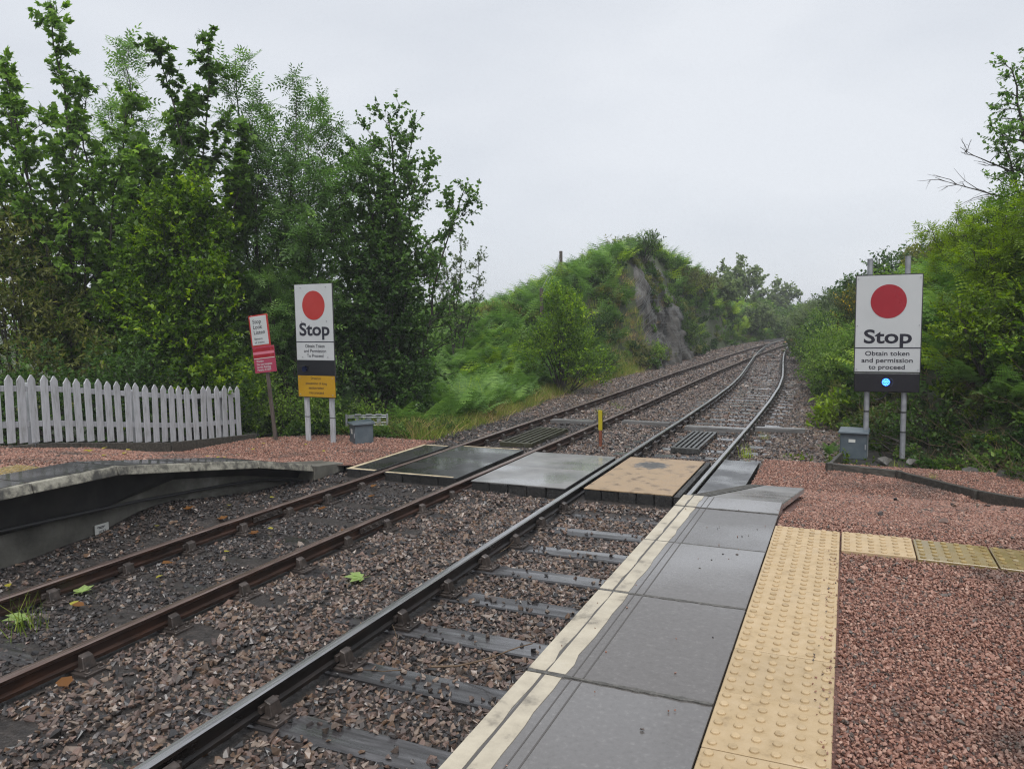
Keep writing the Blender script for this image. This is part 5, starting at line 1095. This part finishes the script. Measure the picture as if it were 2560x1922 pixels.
def clump_mesh(seed, mat, leaf, size, n=60, w=.3, h=.3, nl=7):
    r = rng_of(seed); Fo = Foliage(r, leaf, size, .42, .3)
    for k in range(n): d = unit(r.normal(size=3) * [1, 1, .8]); d[2] = abs(d[2]); p = d * [w, w, h] * r.uniform(.4, 1); Fo.twig(poly(r, p * .8, unit(d + [0, 0, .3]), .12, 2, .2, .02), nl)
    return Fo.mesh('leaf_clump', M[mat])

FERN = [bracken_mesh(200 + i, 'fern') for i in range(5)]; FERN_FAR = [bracken_mesh(210 + i, 'fern', 6, n=10, sub=3) for i in range(4)]
FERN_L = [bracken_mesh(220 + i, 'fern_lime', 6, n=11, sub=3) for i in range(2)]; FERN_B = [bracken_mesh(225 + i, 'fern_brown', 5, (.5, .9), n=9, sub=2) for i in range(2)]
GR = [grass_mesh(230 + i, 'grass') for i in range(3)]; GRL = [grass_mesh(235, 'grass_lime', 60, .5, .12, .25)]; GRS = [grass_mesh(237 + i, 'straw', 26, .28, .1, .8) for i in range(2)]
CL_MID = [clump_mesh(240 + i, 'lf_mid', 'oval', .07) for i in range(3)]; CL_DK = [clump_mesh(244 + i, 'lf_dark', 'round', .06) for i in range(2)]; CL_LIME = [clump_mesh(247, 'lf_lime', 'oval', .055, 45, .2, .14)]; CL_OL = [clump_mesh(249, 'lf_olive', 'lance', .09)]
def dead_tangle(seed):
    r = rng_of(seed); W = Wood()
    for k in range(16): P = poly(r, np.append(r.normal(0, .22, 2), .02), unit(np.append(r.normal(0, 1, 2), .5)), r.uniform(.4, .9), 5, .25, -.05); P[:, 2] = np.maximum(P[:, 2], .01); W.tube(P, np.linspace(.0045, .002, 6), 3)
    return W.mesh('dead_stems', M['twig_brown'])
TANGLE = [dead_tangle(260 + i) for i in range(3)]

def cover(name, label, cat, seed, box, spacing, meshes, keep, scale, zoff=0.0, tiltn=.12):
    r = rng_of(seed); X, Y = jgrid(r, *box, spacing); k = keep(X, Y, r); X, Y = X[k], Y[k]; n = len(X)
    rot = np.column_stack([r.normal(0, tiltn, n), r.normal(0, tiltn, n), r.uniform(0, 6.28, n)])
    srcs = [src(m.name, m) for m in meshes]
    return scatter(name, np.column_stack([X, Y, H(X, Y) + zoff]), rot, r.uniform(scale[0], scale[1], n), r.integers(0, len(meshes), n), srcs, label, cat)
dL = lambda X, Y: toeL(Y) - X
dR = lambda X, Y: X - toeR(Y)
cliff = lambda X, Y: (Y > 29) & (Y < 40) & (dL(X, Y) > -.2) & (dL(X, Y) < 1.5)
cover('hillside_bracken', 'bracken covering the hillside left of the line', 'bracken', 301, (-26, -7, 13.5, 44), .52, FERN_FAR + FERN_L[:1], lambda X, Y, r: (dL(X, Y) > .9) & ~cliff(X, Y) & (H(X, Y) > -.95) & (fbm(X, Y, 71, 3, .5) > -.62), (.9, 1.35))
cover('hillside_bracken', 'bracken and scrub on the far left bank beyond the rock face', 'bracken', 302, (-18, -5, 40, 75), .7, FERN_L + FERN_FAR[:2], lambda X, Y, r: (dL(X, Y) > .3) & (dL(X, Y) < 9), (1.0, 1.6))
cover('lower_bracken', 'tall bracken at the foot of the left hillside', 'bracken', 303, (-13, -7.4, 10.4, 22), .45, FERN, lambda X, Y, r: (dL(X, Y) > .75 + .25 * fbm(X, Y, 5, 2, 1.3)) & (fbm(X, Y, 72, 3, .8) > -.45), (.75, 1.15))
cover('hillside_scrub', 'leafy scrub mixed through the hillside bracken', 'scrub', 304, (-24, -7, 10, 70), .62, CL_MID + CL_OL, lambda X, Y, r: (dL(X, Y) > .6) & ~((Y > 29) & (Y < 38) & (dL(X, Y) < 1.5)) & (fbm(X, Y, 73, 3, .7) > .12), (1.0, 1.9), .1)
cover('cutting_scrub', 'dense scrub clothing the far left cutting slope beyond the rock', 'scrub', 310, (-13, -5, 38.5, 78), .5, CL_MID + CL_OL + CL_DK[:1], lambda X, Y, r: (dL(X, Y) > .05) & (dL(X, Y) < 3.2), (1.0, 1.6), .05)
cover('hillside_undergrowth', 'low dark undergrowth between the bracken', 'undergrowth', 309, (-24, -7.5, 9, 60), .6, CL_DK, lambda X, Y, r: (dL(X, Y) > .7) & ~cliff(X, Y), (.8, 1.5), -.05)
cover('verge_grass', 'pale grass along the foot of the left bank', 'grass', 305, (-11, -7.0, 7.6, 30), .15, GR + GRS[:1], lambda X, Y, r: (dL(X, Y) > -.1 + .3 * fbm(X, Y, 7, 3, 2)) & (dL(X, Y) < 2.0) & (r.uniform(size=X.size) < np.interp(dL(X, Y), [-.2, .5, 1.2, 2.0], [.5, 1, .8, .2])), (.7, 1.6))
cover('verge_weeds', 'low nettles and ivy between the red gravel and the trees', 'weeds', 306, (-11.5, -7.5, 6.9, 10.4), .21, CL_LIME + CL_MID + CL_DK, lambda X, Y, r: (Y > 7.25 + .12 * fbm(X, Y, 9, 2, 3) + .15 * (X + 9) / 2) & (dL(X, Y) > .25), (.45, .85), .12)
cover('bank_bracken', 'bracken covering the right bank', 'bracken', 311, (-2.5, 12, 9.6, 60), .5, FERN_FAR + FERN_L[:1], lambda X, Y, r: (dR(X, Y) > 1.0) & (dR(X, Y) < 9), (.75, 1.15))
cover('bank_near_bracken', 'tall bracken on the near right bank behind the lit stop board', 'bracken', 312, (1.2, 7, 7.6, 14), .62, FERN, lambda X, Y, r: (dR(X, Y) > 1.3), (.7, 1.1))
cover('bank_scrub', 'leafy scrub mixed through the right bank', 'scrub', 313, (-3, 11, 8.2, 60), .5, CL_MID + CL_OL + CL_LIME, lambda X, Y, r: (dR(X, Y) > .45) & (dR(X, Y) < 8) & (fbm(X, Y, 75, 3, .8) > -.1), (.9, 1.7), .1)
cover('bank_undergrowth', 'low dark undergrowth over the right bank', 'undergrowth', 315, (-3, 10, 7.6, 60), .55, CL_DK + CL_MID[:1], lambda X, Y, r: (dR(X, Y) > .55) & (dR(X, Y) < 8), (.7, 1.3), -.03)
cover('bank_dead_stems', 'brown dead bramble stems at the foot of the right bank', 'dead stems', 314, (-1, 5.5, 6.0, 14), .26, TANGLE + TANGLE + GRS[:1] + CL_DK + CL_OL, lambda X, Y, r: (dR(X, Y) > .1) & (dR(X, Y) < 1.9), (.6, 1.0), .0)
cover('bank_brambles', 'low bramble leaves spilling over the foot of the right bank', 'brambles', 317, (.2, 6, 6.2, 13), .24, CL_MID + CL_LIME + CL_LIME + CL_OL, lambda X, Y, r: (dR(X, Y) > .15) & (dR(X, Y) < 2.2) & (fbm(X, Y, 78, 3, 1.6) > -.15), (.5, .9), .05)
cover('far_scrub', 'distant scrub closing the view beyond the bend', 'scrub', 316, (-30, 34, 74, 130), 1.7, CL_MID, lambda X, Y, r: ((dL(X, Y) > .6) | (dR(X, Y) > .3)), (3.2, 5.5), .2)

# individually visible fern plants at the trackside
r = rng_of(400); FL = [('arching bracken plant at the edge of the left verge grass', [(-8.3, 9.3), (-8.7, 8.9), (-8.15, 11.4), (-8.3, 12.3), (-8.5, 13.2), (-8.1, 13.9), (-8.7, 10.6), (-9.0, 11.6), (-8.7, 14.7), (-8.8, 15.6)], 'bracken plants along the left verge')]
for lab, pts in FL[0:1] and [(FL[0][0], FL[0][1])]:
    for i, (x, y) in enumerate(pts): o = mobj('bracken_plant', FERN[i % 5], None, (x, y, Hs(x, y) - .02), (0, 0, r.uniform(0, 6.28)), (r.uniform(.85, 1.15),) * 3); tag(o, lab, 'fern', FL[0][2])
o = mobj('grass_clump', GRL[0], None, (-8.75, 12.6, Hs(-8.75, 12.6) + .3), (0, 0, 0), (1.7, 1.7, 1.5)); tag(o, 'vivid yellow-green grass clump among the left verge bracken', 'grass clump')
o = mobj('bracken_plant', bracken_mesh(411, 'fern', 5, (.35, .55)), None, (.18, 8.15, -1.0)); tag(o, 'small bracken plant beside the right-hand cabinet', 'fern')
o = mobj('grass_clump', GR[0], None, (-5.67, -1.38, -1.09), (0, 0, 0), (1.0, 1.0, 1.1)); tag(o, 'straggly grass tuft between the rusty rails', 'grass clump')
o = mobj('grass_clump', GRL[0], None, (-1.15, 8.35, -1.1), (0, 0, 1), (.5, .5, .55)); tag(o, 'fresh green grass tuft beside the shiny rail past the crossing', 'grass clump')
o = mobj('grass_clump', GR[1], None, (-1.05, 10.4, -1.1), (0, 0, 1), (.6, .6, .6)); tag(o, 'small grass tuft beside the cover plank and shiny rail', 'grass clump')
for i, (x, y) in enumerate(((-5.4, 13.4), (-5.1, 14.2), (-5.5, 15.0), (-5.2, 12.9))): o = mobj('grass_clump', GR[i % 3], None, (x, y, -1.09), (0, 0, i), (.75, .75, .5)); tag(o, 'grass tuft growing in the rusty track beyond the cover plank', 'grass clump', 'grass tufts in the rusty track')
for i, (x, y, s, lab) in enumerate(((1.15, 7.35, .55, 'low grass tuft on the gravel behind the timber edging corner'), (1.55, 6.6, .4, 'yellowish grass tuft behind the timber edging'), (2.3, 4.75, .45, 'mossy grass tuft at the near end of the timber edging'))):
    o = mobj('grass_clump', GR[i % 3], None, (x, y, float(zR(y)) - .02), (0, 0, i), (s, s, s * .8)); tag(o, lab, 'grass clump')

# ================================================================== rock face and loose rocks
def rock_face():
    ny, nz = 70, 34; ys = np.linspace(28, 45, ny); t = np.linspace(0, 1, nz)
    Y, T_ = np.meshgrid(ys, t, indexing='ij')
    top = 5.0 * np.minimum(1, ((Y - 27) / 4.5).clip(0, 1)) * (1 - .45 * sm((Y - 36) / 10))
    Z = -1.15 + T_ * (top + .5); X = toeL(Y) + .62 - T_ * np.interp(Y, [28, 32, 45], [2.2, 1.6, 2.0]) - .3 * T_ ** 2
    blk = .5 * np.floor(2.2 * fbm(Y * .9, Z * .8, 88, 2, 1.4)) / 2.2 + .20 * fbm(Y * 1.1, Z * 1.5, 81, 4, 1.3) + .16 * np.sign(fbm(Y, Z, 83, 2, 2.6)) * np.abs(fbm(Y, Z, 84, 2, 2.0)); X = X + blk
    me = grid_mesh('rock_face', X, Y, Z, M['rock'], smooth=False)
    t_ = thing('rock_outcrop', 'steep grey netted rock face of the cutting left of the line', 'rock face', (-8.6, 34, -1.2)); mobj('rock', me, t_, -Vector(t_.location))
    W = Wood()
    for j in np.linspace(2, ny - 3, 46):
        a = int(j); P = np.column_stack([X[a] + .07, np.full(nz, ys[a]), Z[a]])[3:32:2]; W.tube(P, np.full(len(P), .006), 3)
    for k in np.linspace(3, 31, 24):
        a = int(k); P = np.column_stack([X[:, a] + .07, ys, Z[:, a]])[::2]; W.tube(P, np.full(len(P), .006), 3)
    o = mobj('wire_netting', W.mesh('wire_netting', M['wire']), t_, -Vector(t_.location)); o['kind'] = 'stuff'
    r = rng_of(85); pts = []
    while len(pts) < 350:
        a, k = r.integers(0, ny), r.integers(2, nz)
        if fbm(np.array(ys[a]), np.array(Z[a, k]), 86, 3, .9) > (.06 if ys[a] < 38 else -.3) - .25 * (k > nz - 6): pts.append((X[a, k] - .05, ys[a], Z[a, k]))
    pts = np.array(pts); n = len(pts); ms = CL_OL + CL_OL + CL_MID[:1] + CL_DK[:1] + GRS[:1] + GR[:1]
    scatter('ledge_plants', pts, np.column_stack([r.normal(0, .2, n), r.normal(.5, .3, n), r.uniform(0, 6.28, n)]), r.uniform(.7, 1.5, n), r.integers(0, len(ms), n), [src(m.name, m) for m in ms], 'plants hanging from the ledges of the netted rock face', 'plants')
rock_face()
hw = thing('wire_fence', 'old wooden posts with thin wire on the skyline of the left hill', 'fence', (-11, 25, Hs(-11, 25))); ho = Vector(hw.location); tops = []
for (x, y, h) in ((-10.9, 23.2, 1.5), (-11.6, 27.4, 1.65), (-13.5, 32, 1.3)):
    z = Hs(x, y); b = MB(); b.box((x, y, z + h / 2), (.12, .12, h)); mobj('post', b.mesh('post', M['brown_post'], bevel=.01), hw, -ho); tops.append((x, y, z + h))
for dz in (-.1, -.35, -.6):
    b = MB(); b.tube([(x, y - .07, z + dz) for x, y, z in tops], .008, 4); mobj('wire', b.mesh('wire', M['wire']), hw, -ho)
for i, (x, y, s, lab) in enumerate(((1.0, 7.75, .15, 'pale stone at the foot of the steel sign posts'), (1.35, 7.85, .10, 'smaller stone among dead stems beside the pale one'), (2.6, 7.15, .3, 'grey boulder on the gravel beneath the right bank'), (2.1, 7.35, .14, 'small pale rock left of the grey boulder'))):
    me = hull_stone('rock', 700 + i, M['rock'], .55, 16); o = mobj('rock', me, None, (x, y, max(Hs(x, y), float(zR(y))) - s * .12), (0, 0, i * 1.3), (s, s, s)); tag(o, lab, 'rock')

# ================================================================== fallen leaves and twigs
def fallen_leaf(kind, mat, x, y, z, s, rz, lab, curl=.12, group=None):
    V, F = LEAF[kind]; v = V.copy(); v[:, 1] -= .45; v[:, 2] = v[:, 2] * 1.5 + curl * (v[:, 0] ** 2 + v[:, 1] ** 2)
    st = [(.012, -.34, 0), (-.012, -.34, 0), (-.012, -.75, .1), (.012, -.75, .1)]; k = len(v); v = np.vstack([v, st]); F = np.vstack([F, [(k, k + 1, k + 2), (k, k + 2, k + 3)]])
    o = mobj('fallen_leaf', np_mesh('fallen_leaf', v * s, F, M[mat], np.full(len(v), .5)), None, (x, y, z), (.15, -.12, rz)); tag(o, lab, 'leaf', group)
fallen_leaf('maple', 'leaf_fall_g', -3.86, .59, -1.045, .2, 2.2, 'large pale green maple leaf on the ballast between the tracks')
fallen_leaf('maple', 'leaf_fall_g', -6.02, -.63, -1.035, .17, .8, 'pale green maple leaf lying by the outer rusty rail')
fallen_leaf('maple', 'leaf_fall_g', -5.85, -1.36, -1.02, .2, 2.9, 'pale green leaf caught in the straggly grass tuft', .25)
fallen_leaf('round', 'leaf_fall_b', -4.44, -1.93, -1.04, .13, 1.2, 'curled orange-brown leaf beside a rusty rail chair', .5)
fallen_leaf('round', 'leaf_fall_y', -5.8, -.88, -1.05, .09, 1.0, 'small yellow leaf between the rusty rails')
r = rng_of(600)
for i in range(16):
    x, y = float(r.uniform(-6.9, -4.75)), float(r.uniform(-1.6, 4.0)); 
    if abs(x + 6.15) < .1: x += .25
    fallen_leaf('round' if i % 2 else 'maple', 'leaf_fall_b', x, y, float(bed_z(np.array(x), np.array(y))) + .05, r.uniform(.08, .13), r.uniform(0, 6.28), 'small brown fallen leaf on the dark ballast around the rusty rails', r.uniform(.1, .5), 'brown leaves on the ballast')
for i in range(9):
    x, y = float(r.uniform(-6.8, -4.8)), float(r.uniform(-1.2, 3.6)); fallen_leaf('round', 'leaf_fall_y', x, y, float(bed_z(np.array(x), np.array(y))) + .045, r.uniform(.06, .09), r.uniform(0, 6.28), 'tiny yellow fallen leaf on the dark ballast around the rusty rails', .2, 'yellow leaves on the ballast')
for i in range(14):
    x, y = float(r.uniform(-10.2, -7.8)), float(r.uniform(1.5, 7.0)); fallen_leaf('round', 'leaf_fall_y', x, y, float(zL(y)) + .012, r.uniform(.06, .10), r.uniform(0, 6.28), 'small yellow fallen leaf on the red gravel before the fence', .15, 'yellow leaves on the red gravel')
W = Wood(); q = rng_of(611); B = poly(q, (0, 0, 0), (1, .25, .03), .8, 8, .1, 0); W.tube(B, np.linspace(.009, .004, 9), 5); W.tube(poly(q, B[4], (.6, -.7, .1), .3, 4, .1, 0), np.linspace(.005, .002, 5), 4)
o = mobj('twig', W.mesh('twig', M['twig_brown']), None, (-2.25, -.72, -1.06)); tag(o, 'thin bare twig lying across ballast beside the platform edge', 'twig')
r = rng_of(620)
for i in range(7):
    W = Wood(); W.tube(poly(r, (0, 0, 0), unit(np.append(r.normal(size=2), .02)), r.uniform(.2, .45), 5, .15, 0), np.linspace(.005, .002, 6), 4); x, y = float(r.uniform(-4.2, -1.2)), float(r.uniform(-2.6, 3))
    o = mobj('twig', W.mesh('twig', M['twig_brown']), None, (x, y, -1.065)); tag(o, 'short dry stick on the ballast around the shiny rail', 'twig', 'dry sticks on the ballast')
for i in range(9):
    x, y = float(r.uniform(-2.4, -1.1)), SL_R[int(r.integers(2, 8))] + float(r.uniform(-.07, .07)); s = r.uniform(.025, .04)
    o = mobj('loose_stone', hull_stone('loose_stone', 720 + i, M['ballast'], .75), None, (x, y, SLEEPER_TOP + s * .5), (0, 0, i), (s, s, s)); tag(o, 'dark loose stone lying on a bare wet sleeper', 'stone', 'loose stones on the sleepers')
for i in range(10):
    x, y = float(r.uniform(-.45, -.05)), float(r.uniform(-3.0, .6)); q = r.uniform(.005, .009)
    o = mobj('grit', hull_stone('grit', 760 + i, M['ballast_dark'], .6), None, (x, y, q * .4), (0, 0, i), (q, q, q)); tag(o, 'tiny dark grit speck lying on the grey platform slabs', 'grit', 'grit specks on the slabs')
for i in range(12):
    x, y = float(r.uniform(.5, 1.9)), float(r.uniform(-2.8, 5)); s = r.uniform(.02, .035)
    o = mobj('loose_stone', hull_stone('loose_stone', 740 + i, M['ballast'], .7), None, (x, y, float(zR(y)) + s * .3), (0, 0, i), (s, s, s)); tag(o, 'larger dark stone lying on the red gravel path', 'stone', 'dark stones on the red gravel')

# ================================================================== damp air
b = MB(); b.box((0, 575, 4.1), (1920, 1860, 13.4)); hz = b.mesh('haze', [])
m = bpy.data.materials.new('haze'); m.use_nodes = True; n, l = m.node_tree.nodes, m.node_tree.links; n.clear()
mo = n.new('ShaderNodeOutputMaterial'); pv = n.new('ShaderNodeVolumePrincipled'); pv.inputs['Color'].default_value = (.93, .95, 1, 1); pv.inputs['Density'].default_value = .0013
l.new(pv.outputs[0], mo.inputs['Volume']); hz.materials.append(m)
o = mobj('haze', hz); tag(o, 'thin rainy haze over the whole railway', 'haze', kind='stuff')

# stray chips kicked on to the paving
r = rng_of(640); n1 = 130; X = .4 - np.abs(r.normal(0, .035, n1)); Y = r.uniform(-3.4, -.45, n1); X2 = r.uniform(-.7, .0, 26); Y2 = r.uniform(-3.2, .6, 26); Z = np.concatenate([np.full(n1, .009), np.full(26, .003)])
P = np.column_stack([np.concatenate([X, X2]), np.concatenate([Y, Y2]), Z]); n = len(P)
scatter('stray_chips', P, r.uniform(-3.1, 3.1, (n, 3)) * np.array([.3, .3, 1]), r.uniform(.0035, .007, n), r.integers(0, 4, n), [src('gravel_chip', hull_stone('gravel_chip', 320 + i, M['gravel'], .7, 12)) for i in range(4)], 'stray red chips kicked on to the edge of the buff paving', 'gravel')
